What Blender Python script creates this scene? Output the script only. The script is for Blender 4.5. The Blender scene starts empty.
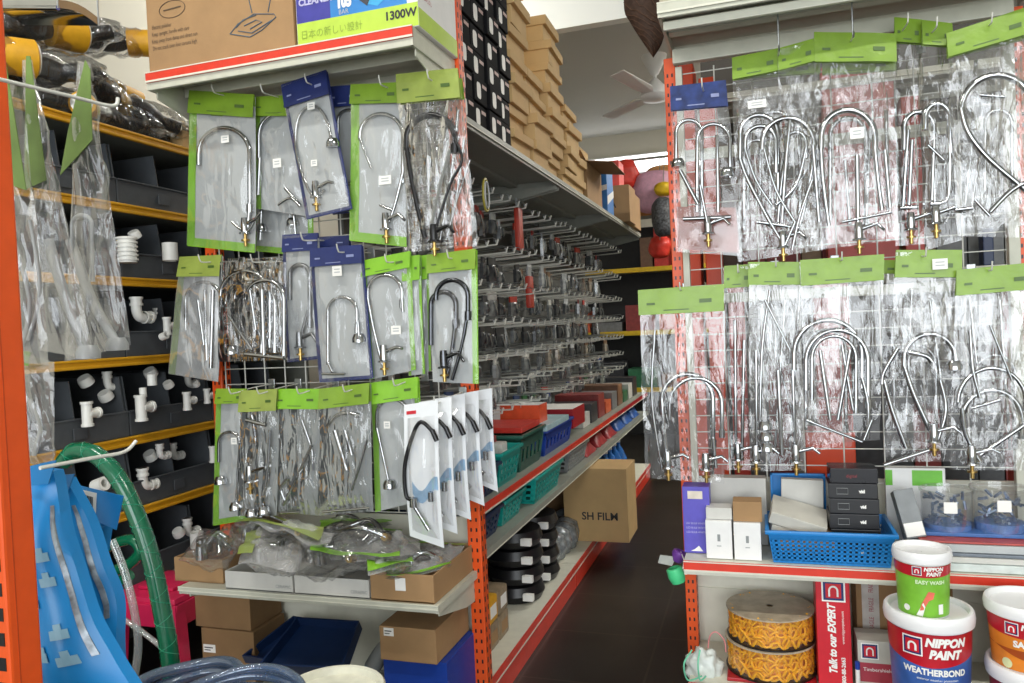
import bpy, bmesh, math, random
from mathutils import Vector, Matrix, noise
random.seed(7)
S = bpy.context.scene
COL = S.collection
PI = math.pi
# ------------------------------------------------------------------ camera
FPX, YAW, PITCH, ROLL, H = 765.607, .314217, .0208396, -.0459298, 1.17
cy_, sy_ = math.cos(YAW), math.sin(YAW)
FW = Vector((-sy_*math.cos(PITCH), cy_*math.cos(PITCH), -math.sin(PITCH)))
R0 = Vector((cy_, sy_, 0)); U0 = R0.cross(FW)
RT = R0*math.cos(ROLL)+U0*math.sin(ROLL); UP = -R0*math.sin(ROLL)+U0*math.cos(ROLL)
CAM = Vector((0, 0, H))
def at(px, py, ax, val):
    d = FW+RT*((px-512)/FPX)-UP*((py-341.5)/FPX)
    i = 'xyz'.index(ax)
    return CAM+d*((val-CAM[i])/d[i])
cd = bpy.data.cameras.new('camera'); cam = bpy.data.objects.new('camera', cd); COL.objects.link(cam)
cd.sensor_width = 36; cd.lens = 36*FPX/1024; cd.clip_start = .05
M = Matrix((RT, UP, -FW)).transposed().to_4x4(); M.translation = CAM; cam.matrix_world = M
S.camera = cam
S.view_settings.view_transform = 'Standard'; S.view_settings.look = 'None'
S.view_settings.gamma = 1; S.view_settings.use_curve_mapping = False
S.view_settings.exposure = -0.36
# ------------------------------------------------------------------ materials
def lin(c):
    if isinstance(c, str):
        c = [int(c[i:i+2], 16)/255 for i in (0, 2, 4)]
    return tuple(((x/12.92) if x <= .04045 else ((x+.055)/1.055)**2.4) for x in c)
MATS = {}
def mat(name, col, rough=.5, metal=0, var=.12, scale=30, bump=0, bscale=80, spec=.5, emit=0, trans=0, coat=0):
    if name in MATS: return MATS[name]
    m = bpy.data.materials.new(name); m.use_nodes = True
    nt = m.node_tree; N = nt.nodes; L = nt.links; b = N['Principled BSDF']
    c = lin(col)
    tc = N.new('ShaderNodeTexCoord')
    nz = N.new('ShaderNodeTexNoise'); nz.inputs['Scale'].default_value = scale; nz.inputs['Detail'].default_value = 4
    L.new(tc.outputs['Object'], nz.inputs['Vector'])
    cr = N.new('ShaderNodeValToRGB'); L.new(nz.outputs['Fac'], cr.inputs['Fac'])
    cr.color_ramp.elements[0].position = .3; cr.color_ramp.elements[1].position = .7
    cr.color_ramp.elements[0].color = tuple(x*(1-var) for x in c)+(1,)
    cr.color_ramp.elements[1].color = tuple(min(1, x*(1+var)) for x in c)+(1,)
    L.new(cr.outputs['Color'], b.inputs['Base Color'])
    b.inputs['Roughness'].default_value = rough; b.inputs['Metallic'].default_value = metal
    b.inputs['Specular IOR Level'].default_value = spec
    b.inputs['Coat Weight'].default_value = coat
    if trans:
        b.inputs['Transmission Weight'].default_value = trans
    if emit:
        b.inputs['Emission Color'].default_value = c+(1,); b.inputs['Emission Strength'].default_value = emit
    if bump:
        n2 = N.new('ShaderNodeTexNoise'); n2.inputs['Scale'].default_value = bscale; n2.inputs['Detail'].default_value = 3
        L.new(tc.outputs['Object'], n2.inputs['Vector'])
        bp = N.new('ShaderNodeBump'); bp.inputs['Strength'].default_value = bump; bp.inputs['Distance'].default_value = .01
        L.new(n2.outputs['Fac'], bp.inputs['Height']); L.new(bp.outputs['Normal'], b.inputs['Normal'])
    MATS[name] = m; return m
def film_mat(name, tint=(1, 1, 1), cap=.5, haze=.08, k=1.7, base=.05, rough=.1, bs=1.0, sc=16, dist=.012):
    m = bpy.data.materials.new(name); m.use_nodes = True; nt = m.node_tree; N = nt.nodes; L = nt.links
    N.remove(N['Principled BSDF']); out = N['Material Output']
    tc = N.new('ShaderNodeTexCoord'); mp = N.new('ShaderNodeMapping'); mp.inputs['Scale'].default_value = (2.2, 2.2, .55)
    L.new(tc.outputs['Object'], mp.inputs['Vector'])
    hs = []
    for s_, w in ((sc, 1.0), (sc*2.6, .28)):
        nz = N.new('ShaderNodeTexNoise'); nz.inputs['Scale'].default_value = s_; nz.inputs['Detail'].default_value = 1.5
        nz.inputs['Distortion'].default_value = .6
        L.new(mp.outputs['Vector'], nz.inputs['Vector'])
        a = N.new('ShaderNodeMath'); a.operation = 'SUBTRACT'; L.new(nz.outputs['Fac'], a.inputs[0]); a.inputs[1].default_value = .5
        c = N.new('ShaderNodeMath'); c.operation = 'ABSOLUTE'; L.new(a.outputs[0], c.inputs[0])
        d = N.new('ShaderNodeMath'); d.operation = 'MULTIPLY'; L.new(c.outputs[0], d.inputs[0]); d.inputs[1].default_value = w
        hs.append(d)
    ad = N.new('ShaderNodeMath'); ad.operation = 'ADD'; L.new(hs[0].outputs[0], ad.inputs[0]); L.new(hs[1].outputs[0], ad.inputs[1])
    bp = N.new('ShaderNodeBump'); bp.inputs['Strength'].default_value = bs; bp.inputs['Distance'].default_value = dist
    L.new(ad.outputs[0], bp.inputs['Height'])
    fr = N.new('ShaderNodeFresnel'); fr.inputs['IOR'].default_value = 1.5; L.new(bp.outputs['Normal'], fr.inputs['Normal'])
    ma = N.new('ShaderNodeMath'); ma.operation = 'MULTIPLY_ADD'; ma.use_clamp = True
    L.new(fr.outputs[0], ma.inputs[0]); ma.inputs[1].default_value = k; ma.inputs[2].default_value = base
    mn = N.new('ShaderNodeMath'); mn.operation = 'MINIMUM'; L.new(ma.outputs[0], mn.inputs[0]); mn.inputs[1].default_value = cap; ma = mn
    tr = N.new('ShaderNodeBsdfTransparent'); tr.inputs[0].default_value = tuple(.97*x for x in tint)+(1,)
    gl = N.new('ShaderNodeBsdfGlossy'); gl.inputs['Roughness'].default_value = rough; L.new(bp.outputs['Normal'], gl.inputs['Normal'])
    df = N.new('ShaderNodeBsdfDiffuse'); df.inputs[0].default_value = tuple(.85*x for x in tint)+(1,)
    m1 = N.new('ShaderNodeMixShader'); m1.inputs[0].default_value = haze; L.new(tr.outputs[0], m1.inputs[1]); L.new(df.outputs[0], m1.inputs[2])
    m2 = N.new('ShaderNodeMixShader'); L.new(ma.outputs[0], m2.inputs[0]); L.new(m1.outputs[0], m2.inputs[1]); L.new(gl.outputs[0], m2.inputs[2])
    L.new(m2.outputs[0], out.inputs['Surface'])
    MATS[name] = m; return m
orange = mat('orange_paint', 'E2551C', .38, var=.05)
redo = mat('red_edge', 'D63A26', .35, var=.06)
cream = mat('cream_paint', 'D9D8C8', .5, var=.04)
shelfw = mat('shelf_enamel', 'C4C4B4', .42, var=.05)
yellow = mat('yellow_edge', 'D29A1E', .4, var=.06)
greym = mat('grey_shelf', '8F9288', .45, var=.06)
wire = mat('wire_white', 'D5D5CC', .35, var=.03)
zinc = mat('zinc_wire', 'A9ADAE', .3, .9, var=.06)
chrome = mat('chrome', 'B2B4B6', .08, 1, var=.03)
blackm = mat('black_metal', '1E1E20', .25, .2, var=.1)
brass = mat('brass', 'B89A5E', .28, 1, var=.08)
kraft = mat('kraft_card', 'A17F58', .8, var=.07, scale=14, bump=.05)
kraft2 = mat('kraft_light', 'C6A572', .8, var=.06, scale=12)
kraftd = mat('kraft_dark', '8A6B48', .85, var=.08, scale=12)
bin_g = mat('bin_grey', '4A4E52', .5, var=.08)
pvc = mat('pvc_white', 'E3E3DD', .35, var=.03)
lime = mat('lime_card', '7C9E2C', .36, var=.16, scale=12, coat=.2, bump=.25, bscale=25)
limeb = mat('lime_bright', '80B82C', .32, var=.16, scale=12, coat=.2, bump=.25, bscale=25)
olive = mat('olive_lime', '93A34A', .35, var=.22, scale=12, coat=.5, bump=.25, bscale=25)
navy = mat('navy_card', '232F66', .35, var=.12)
bluec = mat('blue_card', '23366E', .3, var=.45, coat=.3)
greyc = mat('grey_card', 'B4B8B9', .55, var=.05, scale=10)
greyd = mat('grey_card_dark', '8E9292', .55, var=.08, scale=10)
white = mat('white_card', 'E8E8E6', .5, var=.03)
paper = mat('paper_label', 'F0EFEA', .6, var=.02)
ink = mat('ink_dark', '2B2B30', .6, var=.05)
ink_b = mat('ink_brown', '5C4A38', .7, var=.05)
red = mat('red_card', 'C8202E', .4, var=.05)
redd = mat('red_deep', 'A81C26', .35, var=.06)
black = mat('black_plastic', '17171A', .35, var=.1)
blackc = mat('black_card', '121215', .75, var=.15, spec=.12)
blue_b = mat('blue_plastic', '1E7FC8', .35, var=.05)
teal = mat('teal_plastic', '149A90', .35, var=.06)
dblue = mat('dark_blue', '13294F', .4, var=.08)
royal = mat('royal_blue', '1A3F9C', .4, var=.06)
skyb = mat('sky_blue_print', '1C86CC', .3, var=.05, scale=8)
white_p = mat('white_plastic', 'EDEDED', .28, var=.02)
green_h = mat('green_hose', '0C6344', .22, var=.1, scale=60, coat=.5)
purple = mat('purple_card', '5A52B8', .4, var=.08)
pink = mat('pink_plastic', 'C8234F', .35, var=.06)
greenp = mat('green_print', '6FBF3C', .35, var=.08)
orange_p = mat('orange_print', 'E0852B', .4, var=.2, scale=20)
orange_c = mat('chain_orange', 'FFB81C', .5, var=.05, spec=.25)
wb_blue = mat('paint_blue', '3D62A8', .3, var=.35, scale=14)
yel = mat('yellow_rubber', 'D8A01C', .5, var=.1)
film = film_mat('clear_film', cap=.22, haze=.04, k=1.1, base=.02, rough=.12, sc=7, dist=.006)
filmh = film_mat('crinkled_film', cap=.72, haze=.02, k=1.8, base=.01, rough=.06, sc=7, dist=.02)
dullf = film_mat('dull_film', cap=.3, haze=.04, k=1.3, base=.02, rough=.12, sc=6, dist=.012)
filmo = film_mat('smooth_film', cap=.3, haze=.03, k=1.2, base=.02, rough=.08, sc=6, dist=.004)
milky = film_mat('milky_film', haze=.3, k=1.3, base=.04, rough=.14, sc=7, dist=.006)
bluef = film_mat('blue_clear_tube', tint=(.3, .42, .62), haze=.3, k=1.6, base=.08, rough=.1, sc=30, dist=.002)
cleart = film_mat('clear_tube', tint=(.9, .93, .93), haze=.14, k=1.6, base=.08, rough=.1, sc=30, dist=.002)
# ------------------------------------------------------------------ mesh building
class MB:
    def __init__(s): s.v = []; s.f = []; s.mi = []; s.cur = 0
    def add(s, vs, fs):
        o = len(s.v); s.v += [Vector(v) for v in vs]; s.f += [tuple(i+o for i in f) for f in fs]; s.mi += [s.cur]*len(fs); return s
    def m(s, i): s.cur = i; return s
    def box(s, lo, hi, bev=.0, mtx=None, taper=0):
        lo = Vector(lo); hi = Vector(hi)
        lo, hi = Vector(map(min, lo, hi)), Vector(map(max, lo, hi))
        bm = bmesh.new(); bmesh.ops.create_cube(bm, size=1)
        c = (lo+hi)/2; d = hi-lo
        for v in bm.verts:
            k = 1-taper if v.co.z < 0 else 1
            v.co = Vector((c.x+v.co.x*d.x*k, c.y+v.co.y*d.y*k, c.z+v.co.z*d.z))
        b = min(bev, min(d)*.45)
        if b > 0: bmesh.ops.bevel(bm, geom=bm.edges[:], offset=b, segments=2, affect='EDGES', profile=.6)
        bm.verts.index_update()
        vs = [v.co.copy() for v in bm.verts]
        if mtx: vs = [mtx @ v for v in vs]
        s.add(vs, [[v.index for v in f.verts] for f in bm.faces]); bm.free(); return s
    def tube(s, pts, r, n=8, closed=False, caps=True):
        P = [Vector(p) for p in pts]; k = len(P)
        rs = r if isinstance(r, (list, tuple)) else [r]*k
        T = []
        for i in range(k):
            a = P[i-1] if (i > 0 or closed) else P[0]; b = P[(i+1) % k] if (i < k-1 or closed) else P[-1]
            t = b-a; T.append(t.normalized() if t.length > 1e-9 else Vector((0, 0, 1)))
        x = T[0].orthogonal().normalized(); vs = []
        for i in range(k):
            x = (x-T[i]*x.dot(T[i])); x = x.normalized() if x.length > 1e-6 else T[i].orthogonal().normalized()
            y = T[i].cross(x)
            for j in range(n):
                a = 2*PI*j/n; vs.append(P[i]+(x*math.cos(a)+y*math.sin(a))*rs[i])
        fs = []
        for i in range(k if closed else k-1):
            for j in range(n):
                a = i*n+j; b = i*n+(j+1) % n; c = ((i+1) % k)*n+(j+1) % n; d = ((i+1) % k)*n+j
                fs.append((a, b, c, d))
        if caps and not closed:
            fs.append(tuple(range(n))[::-1]); fs.append(tuple((k-1)*n+j for j in range(n)))
        return s.add(vs, fs)
    def lathe(s, prof, c=(0, 0, 0), n=32, mtx=None, cap0=False, cap1=False):
        c = Vector(c); vs = []; fs = []
        for r, z in prof:
            for j in range(n):
                a = 2*PI*j/n; v = Vector((r*math.cos(a), r*math.sin(a), z)); v = mtx @ v if mtx else v
                vs.append(c+v)
        for i in range(len(prof)-1):
            for j in range(n): fs.append((i*n+j, i*n+(j+1) % n, (i+1)*n+(j+1) % n, (i+1)*n+j))
        if cap0: fs.append(tuple(range(n))[::-1])
        if cap1: fs.append(tuple((len(prof)-1)*n+j for j in range(n)))
        return s.add(vs, fs)
    def grid(s, fn, nu, nv):
        vs = [fn(i/nu, j/nv) for j in range(nv+1) for i in range(nu+1)]; w = nu+1
        return s.add(vs, [(j*w+i, j*w+i+1, (j+1)*w+i+1, (j+1)*w+i) for j in range(nv) for i in range(nu)])
    def slab(s, fn, nu, nv, off):      # two grids joined at the rim
        a = [fn(i/nu, j/nv) for j in range(nv+1) for i in range(nu+1)]; w = nu+1; off = Vector(off)
        o = len(a); vs = a+[Vector(v)+off for v in a]
        q = [(j*w+i, j*w+i+1, (j+1)*w+i+1, (j+1)*w+i) for j in range(nv) for i in range(nu)]
        fs = q+[tuple(k+o for k in f[::-1]) for f in q]
        rim = [i for i in range(w)]+[j*w+nu for j in range(1, nv+1)]+[nv*w+i for i in range(nu-1, -1, -1)]+[j*w for j in range(nv-1, 0, -1)]
        for k in range(len(rim)):
            x, y = rim[k], rim[(k+1) % len(rim)]; fs.append((y, x, x+o, y+o))
        return s.add(vs, fs)
    def prism(s, pts, off):            # polygon extruded
        n = len(pts); off = Vector(off); vs = [Vector(p) for p in pts]; vs += [v+off for v in vs]
        return s.add(vs, [tuple(range(n)), tuple(range(n, 2*n))[::-1]]+[((i+1) % n, i, i+n, (i+1) % n+n) for i in range(n)])
    def build(s, name, mats, parent=None, smooth=None, loc=None, fix=True):
        mats = mats if isinstance(mats, (list, tuple)) else [mats]
        base = Vector(loc) if loc is not None else (Vector(parent['_l']) if parent and '_l' in parent else Vector((0, 0, 0)))
        me = bpy.data.meshes.new(name); me.from_pydata([tuple(v-base) for v in s.v], [], s.f)
        for m_ in mats: me.materials.append(m_)
        if len(mats) > 1: me.polygons.foreach_set('material_index', s.mi)
        if fix:
            bm = bmesh.new(); bm.from_mesh(me); bmesh.ops.recalc_face_normals(bm, faces=bm.faces); bm.to_mesh(me); bm.free()
        if smooth:
            me.shade_smooth()
            if smooth is not True: me.set_sharp_from_angle(angle=math.radians(smooth))
        o = bpy.data.objects.new(name, me); COL.objects.link(o)
        if parent:
            o.parent = parent; o['_l'] = tuple(base)
        else:
            o.location = base; o['_l'] = tuple(base)
        return o
TH = []
def thing(name, label, cat, loc, group=None):
    o = bpy.data.objects.new(name, None); COL.objects.link(o); o.location = Vector(loc); o.empty_display_size = .05
    o['_l'] = tuple(Vector(loc)); o['label'] = label; o['category'] = cat; TH.append(o)
    if group: o['group'] = group
    return o
def tag(o, label, cat, group=None, kind=None):
    o['label'] = label; o['category'] = cat; TH.append(o)
    if group: o['group'] = group
    if kind: o['kind'] = kind
    return o
def struct(o): o['kind'] = 'structure'; return o
def copytree(o, parent=None, loc=None, rot=None):
    c = o.copy(); COL.objects.link(c)
    if parent: c.parent = parent
    if loc is not None: c.location = loc
    if rot is not None: c.rotation_euler = rot
    for ch in list(o.children): copytree(ch, c)
    return c
def text(parent, s, size, origin, ux, uy, mt, name='lettering', bold=0, shear=0, depth=.0004, bend=None, sx=1, align='LEFT'):
    cu = bpy.data.curves.new('t', 'FONT'); cu.body = s; cu.size = size; cu.shear = shear; cu.offset = bold; cu.extrude = 0; cu.resolution_u = 3
    cu.align_x = align
    to = bpy.data.objects.new('t', cu); COL.objects.link(to)
    bpy.context.view_layer.update()
    me = bpy.data.meshes.new_from_object(to.evaluated_get(bpy.context.evaluated_depsgraph_get()))
    bpy.data.objects.remove(to); bpy.data.curves.remove(cu)
    mb = MB(); ux = Vector(ux).normalized(); uy = Vector(uy).normalized(); n = ux.cross(uy)
    vs = []
    for v in me.vertices:
        x, y = v.co.x*sx, v.co.y
        vs.append(bend(x, y) if bend else Vector(origin)+ux*x+uy*y+n*depth)
    mb.add(vs, [tuple(p.vertices) for p in me.polygons]); bpy.data.meshes.remove(me)
    return mb.build(name, mt, parent, fix=False)
# ================================================================== the shop
def plane_mat(name, kind):
    m = bpy.data.materials.new(name); m.use_nodes = True; nt = m.node_tree; N = nt.nodes; L = nt.links; b = N['Principled BSDF']
    tc = N.new('ShaderNodeTexCoord'); nz = N.new('ShaderNodeTexNoise'); L.new(tc.outputs['Object'], nz.inputs['Vector'])
    cr = N.new('ShaderNodeValToRGB'); L.new(nz.outputs['Fac'], cr.inputs['Fac'])
    e = cr.color_ramp.elements
    if kind == 'floor':
        nz.inputs['Scale'].default_value = 3; nz.inputs['Detail'].default_value = 8
        e[0].position = .3; e[0].color = (.009, .008, .007, 1); e[1].position = .75; e[1].color = (.026, .023, .02, 1)
        br = N.new('ShaderNodeTexBrick'); br.offset = 0; L.new(tc.outputs['Object'], br.inputs['Vector'])
        br.inputs['Scale'].default_value = 1; br.inputs['Mortar Size'].default_value = .004
        br.inputs['Brick Width'].default_value = .4; br.inputs['Row Height'].default_value = .4
        br.inputs['Mortar'].default_value = (.045, .037, .03, 1)
        L.new(cr.outputs['Color'], br.inputs['Color1']); L.new(cr.outputs['Color'], br.inputs['Color2'])
        L.new(br.outputs['Color'], b.inputs['Base Color']); b.inputs['Roughness'].default_value = .38
    else:
        nz.inputs['Scale'].default_value = 1.2
        c = lin({'ceil': 'CFCFCA', 'wall': 'D6D2C4', 'beam': 'F1F3EE'}[kind])
        e[0].color = tuple(x*.96 for x in c)+(1,); e[1].color = c+(1,)
        L.new(cr.outputs['Color'], b.inputs['Base Color']); b.inputs['Roughness'].default_value = .8
    return m
W = plane_mat('wall_paint', 'wall'); FL = plane_mat('floor_tile', 'floor'); CE = plane_mat('ceiling_paint', 'ceil'); BE = plane_mat('beam_paint', 'beam')
X0, X1, Y0, Y1, ZC = -2.75, 4.2, -3.2, 9.0, 3.35
struct(MB().box((X0-.1, Y0, -.1), (X1+.1, Y1+.1, 0)).build('floor', FL))
struct(MB().box((X0-.1, Y0, ZC), (X1+.1, Y1+.1, ZC+.1)).build('ceiling', CE))
struct(MB().box((X0-.1, Y0, 0), (X0, Y1, ZC)).build('wall_left', W))
struct(MB().box((X1, Y0, 0), (X1+.1, Y1, ZC)).build('wall_right', W))
struct(MB().box((X0-.1, Y1, 0), (X1+.1, Y1+.1, ZC)).build('wall_back', W))
zb = at(582, 25, 'y', 4.2).z
struct(MB().box((X0, 4.2, zb), (X1, 4.27, ZC)).build('trim_1', BE))
# shop front: piers left and right and a lintel, open in between
struct(MB().box((X0-.1, Y0-.2, 0), (X0+.4, Y0, ZC)).box((X1-.4, Y0-.2, 0), (X1+.1, Y0, ZC)).box((X0+.4, Y0-.2, 2.9), (X1-.4, Y0, ZC)).build('wall_front', W))
# pavement outside the open front
struct(MB().box((X0-4, Y0-6, -.12), (X1+4, Y0, -.02)).build('floor_pavement', mat('pavement', '8C8A84', .8, var=.1)))
# ---------------------------------------------------------------- lamps
def tube_lamp(label, loc, length, along='x', power=60, wall=False):
    t = thing('tube_light', label, 'lamp', loc, None)
    for k_ in (-.4, .4):
        q_ = Vector(loc)+(Vector((1, 0, 0)) if along == 'x' else Vector((0, 1, 0)))*length*k_
        MB().tube([q_+Vector((0, 0, .05)), Vector((q_.x, q_.y, ZC))], .006, 6).build('suspension', white_p, t)
    x, y, z = loc; d = Vector((1, 0, 0)) if along == 'x' else Vector((0, 1, 0)); h = d*length/2; c = Vector(loc)
    s = Vector((.03, .03, .02)) if along == 'x' else Vector((.03, .03, .02))
    lo = c-h; hi = c+h; sd = Vector((abs(d.y), abs(d.x), 0))*.03
    MB().box(lo-sd+Vector((0, 0, .02)), hi+sd+Vector((0, 0, .06)), .005).build('housing', white_p, t)
    MB().tube([lo+h*.03, hi-h*.03], .014, 12).build('tube', mat('lamp_tube', 'FFFDF5', .4, emit=22, var=0), t, smooth=60)
    ld = bpy.data.lights.new('tube_glow', 'AREA'); ld.shape = 'RECTANGLE'; ld.size = length if along == 'x' else .08; ld.size_y = .08 if along == 'x' else length
    ld.energy = power; ld.color = (1, .97, .9); lo_ = bpy.data.objects.new('tube_glow', ld); COL.objects.link(lo_); lo_.location = c-Vector((0, 0, .03))
    l2 = ld.copy(); l2.energy = power*.45; o2 = bpy.data.objects.new('tube_glow_up', l2); COL.objects.link(o2); o2.location = c+Vector((0, 0, .065)); o2.rotation_euler = (PI, 0, 0)
    return t
tube_lamp('white ceiling tube light above the front shelves, left', (-1.5, .6, ZC-.06), 1.2, 'x', 36)
tube_lamp('white ceiling tube light above the front shelves, right', (.9, .6, ZC-.06), 1.2, 'x', 40)
tube_lamp('white ceiling tube light over the bin rack', (-1.9, 3.5, ZC-.06), 1.2, 'x', 26)
tube_lamp('white ceiling tube light over the right rear aisle', (1.2, 5.4, ZC-.2), 1.2, 'x', 95)  # lamp added out of view to brighten the ceiling behind the beam
tube_lamp('white ceiling tube light far behind the right hand racks', (1.5, 7.4, ZC-.2), 1.2, 'x', 80)  # second added lamp, hidden by the right unit, lifts the rear ceiling
a = at(600, 172, 'y', 8.9); b2 = at(690, 158, 'y', 8.9)
lz = at(640, 163, 'y', 8.9).z
tl = thing('tube_light', 'bright strip light on the rear wall beyond the aisle', 'lamp', (-1.2, 8.88, lz))
MB().box((-2.3, 8.93, lz-.11), (1.0, 9.0, lz+.11), .01).build('housing', white_p, tl)
MB().box((-2.3, 8.90, lz-.09), (1.0, 8.93, lz+.09), .01).build('diffuser', mat('lamp_diffuser', 'FFFFFF', .4, emit=4, var=0), tl)
ld = bpy.data.lights.new('daylight', 'AREA'); ld.shape = 'RECTANGLE'; ld.size = 6.0; ld.size_y = 2.6; ld.energy = 290; ld.color = (.93, .97, 1)
lo_ = bpy.data.objects.new('daylight', ld); COL.objects.link(lo_); lo_.location = (.7, Y0-.25, 1.5); lo_.rotation_euler = (PI/2, 0, 0)
w = bpy.data.worlds.new('world'); S.world = w; w.use_nodes = True
bg = w.node_tree.nodes['Background']; bg.inputs[0].default_value = (.85, .93, 1, 1); bg.inputs[1].default_value = 1.2
# ---------------------------------------------------------------- racks
def post(label, x0, x1, y0, y1, z0, z1, group=None, mt=None, holes='y', pitch=.03):
    t = thing('rack_upright', label, 'post', ((x0+x1)/2, (y0+y1)/2, z0), group)
    MB().box((x0, y0, z0), (x1, y1, z1), .003).build('upright', mt or orange, t)
    m = MB(); z = z0+.03; w_ = (x1-x0)
    while z < z1-.03:      # slots punched on the front face, and on the side
        xm = (x0+x1)/2
        for k in (-1, 1):
            m.box((xm+k*w_*.2-.0025, y0-.0006, z), (xm+k*w_*.2+.0025, y0+.001, z+.011))
            ym = (y0+y1)/2
            m.box((x1-.001, ym+k*.011-.0035, z), (x1+.0006, ym+k*.011+.0035, z+.015))
            m.box((x0-.0006, ym+k*.011-.0035, z), (x0+.001, ym+k*.011+.0035, z+.015))
        z += pitch
    m.build('slots', black, t)
    return t
XA = -.813
post('orange slotted rack post at the front corner of the aisle', XA-.03, XA+.012, 2.085, 2.13, 0, 2.25)
post('orange slotted rack post at the left end of the right hand unit', -.257, -.222, 2.45, 2.5, 0, 1.98)
post('orange slotted rack post at the right end of the right hand unit', .685, .715, 2.45, 2.5, 0, 1.98)
post('orange slotted rack post behind the yellow edged bin rack side', -1.72, -1.68, 2.085, 2.13, 0, 1.5)
# near left post with big slots
x1n = -.978
y0n = at(12, 683, 'x', x1n).y
y1n = at(44, 683, 'x', x1n).y
t = thing('rack_upright', 'wide orange slotted post closest to the viewer on the left edge', 'post', (x1n-.03, .78, 0))
MB().box((x1n-.09, y0n, 0), (x1n, y1n, 2.2), .004).build('upright', orange, t)
m = MB(); z = .02
while z < 2.15:
    for k in range(3): m.box((x1n-.022-k*.025, y0n-.0008, z), (x1n-.008-k*.025, y0n+.001, z+.018))
    z += .034
m.build('slots', black, t)
m = MB().box((x1n-.001, y0n+.012, .02), (x1n+.0006, y0n+.0135, 2.18)).build('fold_line', mat('orange_dark', 'B8441A', .4), t)

def shelf(name, label, x0, x1, y0, y1, z, th, edge_mt, front='y', edge=.035, body=None, group=None, lip2=True, edge_sides=()):
    """flat pan shelf; z is its top; front 'y' = front edge faces -y, 'x' = faces +x"""
    t = thing(name, label, 'shelf', ((x0+x1)/2, (y0+y1)/2, z-th), group)
    b_ = body or shelfw
    m = MB().box((x0, y0, z-.006), (x1, y1, z), .001)
    if front == 'y':
        m.box((x0, y0+.001, z-th), (x1, y0+.012, z-.004), .002).box((x0, y1-.012, z-th), (x1, y1, z-.004), .002)
        m.box((x0, y0, z-th), (x0+.008, y1, z-.004)).box((x1-.008, y0, z-th), (x1, y1, z-.004))
        m.box((x0+.01, (y0+y1)/2-.02, z-th*.7), (x1-.01, (y0+y1)/2+.02, z-.004), .003)
    else:
        m.box((x0, y0, z-th), (x1, y0+.008, z-.004)).box((x0, y1-.008, z-th), (x1, y1, z-.004))
        m.box((x1-.012, y0, z-th), (x1-.001, y1, z-.004), .002)
        m.box(((x0+x1)/2-.02, y0+.01, z-th*.7), ((x0+x1)/2+.02, y1-.01, z-.004), .003)
    m.build('pan', b_, t)
    e = MB()
    if front == 'y':
        e.box((x0-.001, y0-.004, z-edge), (x1+.001, y0+.001, z+.001), .0015)
        e.build('edge_strip', edge_mt, t)
        MB().box((x0-.001, y0-.005, z-edge*.98), (x1+.001, y0-.0035, z-edge*.8)).box((x0-.001, y0-.005, z-edge*.1), (x1+.001, y0-.0035, z)).build('edge_lines', cream, t)  # thin cream lines along the top and bottom of the edge strip
    else:
        e.box((x1-.001, y0-.001, z-edge), (x1+.004, y1+.001, z+.001), .0015)
        e.build('edge_strip', edge_mt, t)
        MB().box((x1+.0035, y0, z-edge*.98), (x1+.005, y1, z-edge*.8)).build('edge_lines', cream, t)  # one cream line low on the edge strip
    return t
def brackets(t, xs, y0, y1, z, h=.07):
    for x in xs:
        MB().prism([(x, y0, z), (x, y1, z), (x, y1, z-h), (x, y1-(y1-y0)*.3, z-h*.9), (x, y0, z-h*.25)], (.004, 0, 0)).build('bracket', shelfw, t)
# left front unit: top and bottom shelf reaching forward of the post
ZT = 1.945; ZB = .455
s1 = shelf('top_shelf', 'red edged cream top shelf carrying the two big cartons, left unit', -1.655, XA, 1.8, 2.12, ZT, .05, redo, edge=.03)
brackets(s1, (-1.65, XA-.01), 1.83, 2.1, ZT-.05)
s2 = shelf('lower_shelf', 'low cream shelf of the left unit under the pile of bagged taps', -1.64, XA-.005, 1.8, 2.12, ZB, .022, shelfw, edge=.012)
brackets(s2, (-1.63, XA-.02), 1.83, 2.1, ZB-.022)
s3 = shelf('base_shelf', 'base shelf at floor level of the left unit holding boxes', -1.64, XA-.035, 1.8, 2.12, .1, .06, shelfw, edge=.05)
bp = tag(MB().box((-1.66, 2.135, .02), (XA-.035, 2.145, .60), .001).build('back_panel', cream), 'cream steel back panel low behind the boxes of the left unit', 'panel')
def wire_grid(label, x0, x1, y, z0, z1, dx, dz, mt=wire, cross=()):
    t = thing('wire_grid', label, 'grid panel', ((x0+x1)/2, y, z0))
    m = MB(); x = x0
    while x <= x1+.001: m.tube([(x, y, z0), (x, y, z1)], .0022, 6); x += dx
    m.build('vertical_wires', mt, t, smooth=60)
    m = MB(); z = z0
    while z <= z1+.001: m.tube([(x0, y+.004, z), (x1, y+.004, z)], .0018, 6); z += dz
    m.build('horizontal_wires', mt, t, smooth=60)
    return t
wire_grid('white wire grid behind the bagged taps on the left unit', -1.66, XA-.035, 2.08, .62, 1.855, .075, .05)
g = wire_grid('white wire grid behind the bagged taps on the right unit', -.215, .66, 2.44, .66, 1.935, .109, .0505)
for xa, xb in ((-.22, -.2), (.655, .683)): MB().box((xa, 2.42, .482), (xb, 2.445, 1.94), .002).build('frame_stile', shelfw, g)
for za, zb_ in ((1.655, 1.69), (1.21, 1.24)): MB().box((-.235, 2.452, za), (.68, 2.462, zb_), .002).build('frame_rail', shelfw, g)
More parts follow.
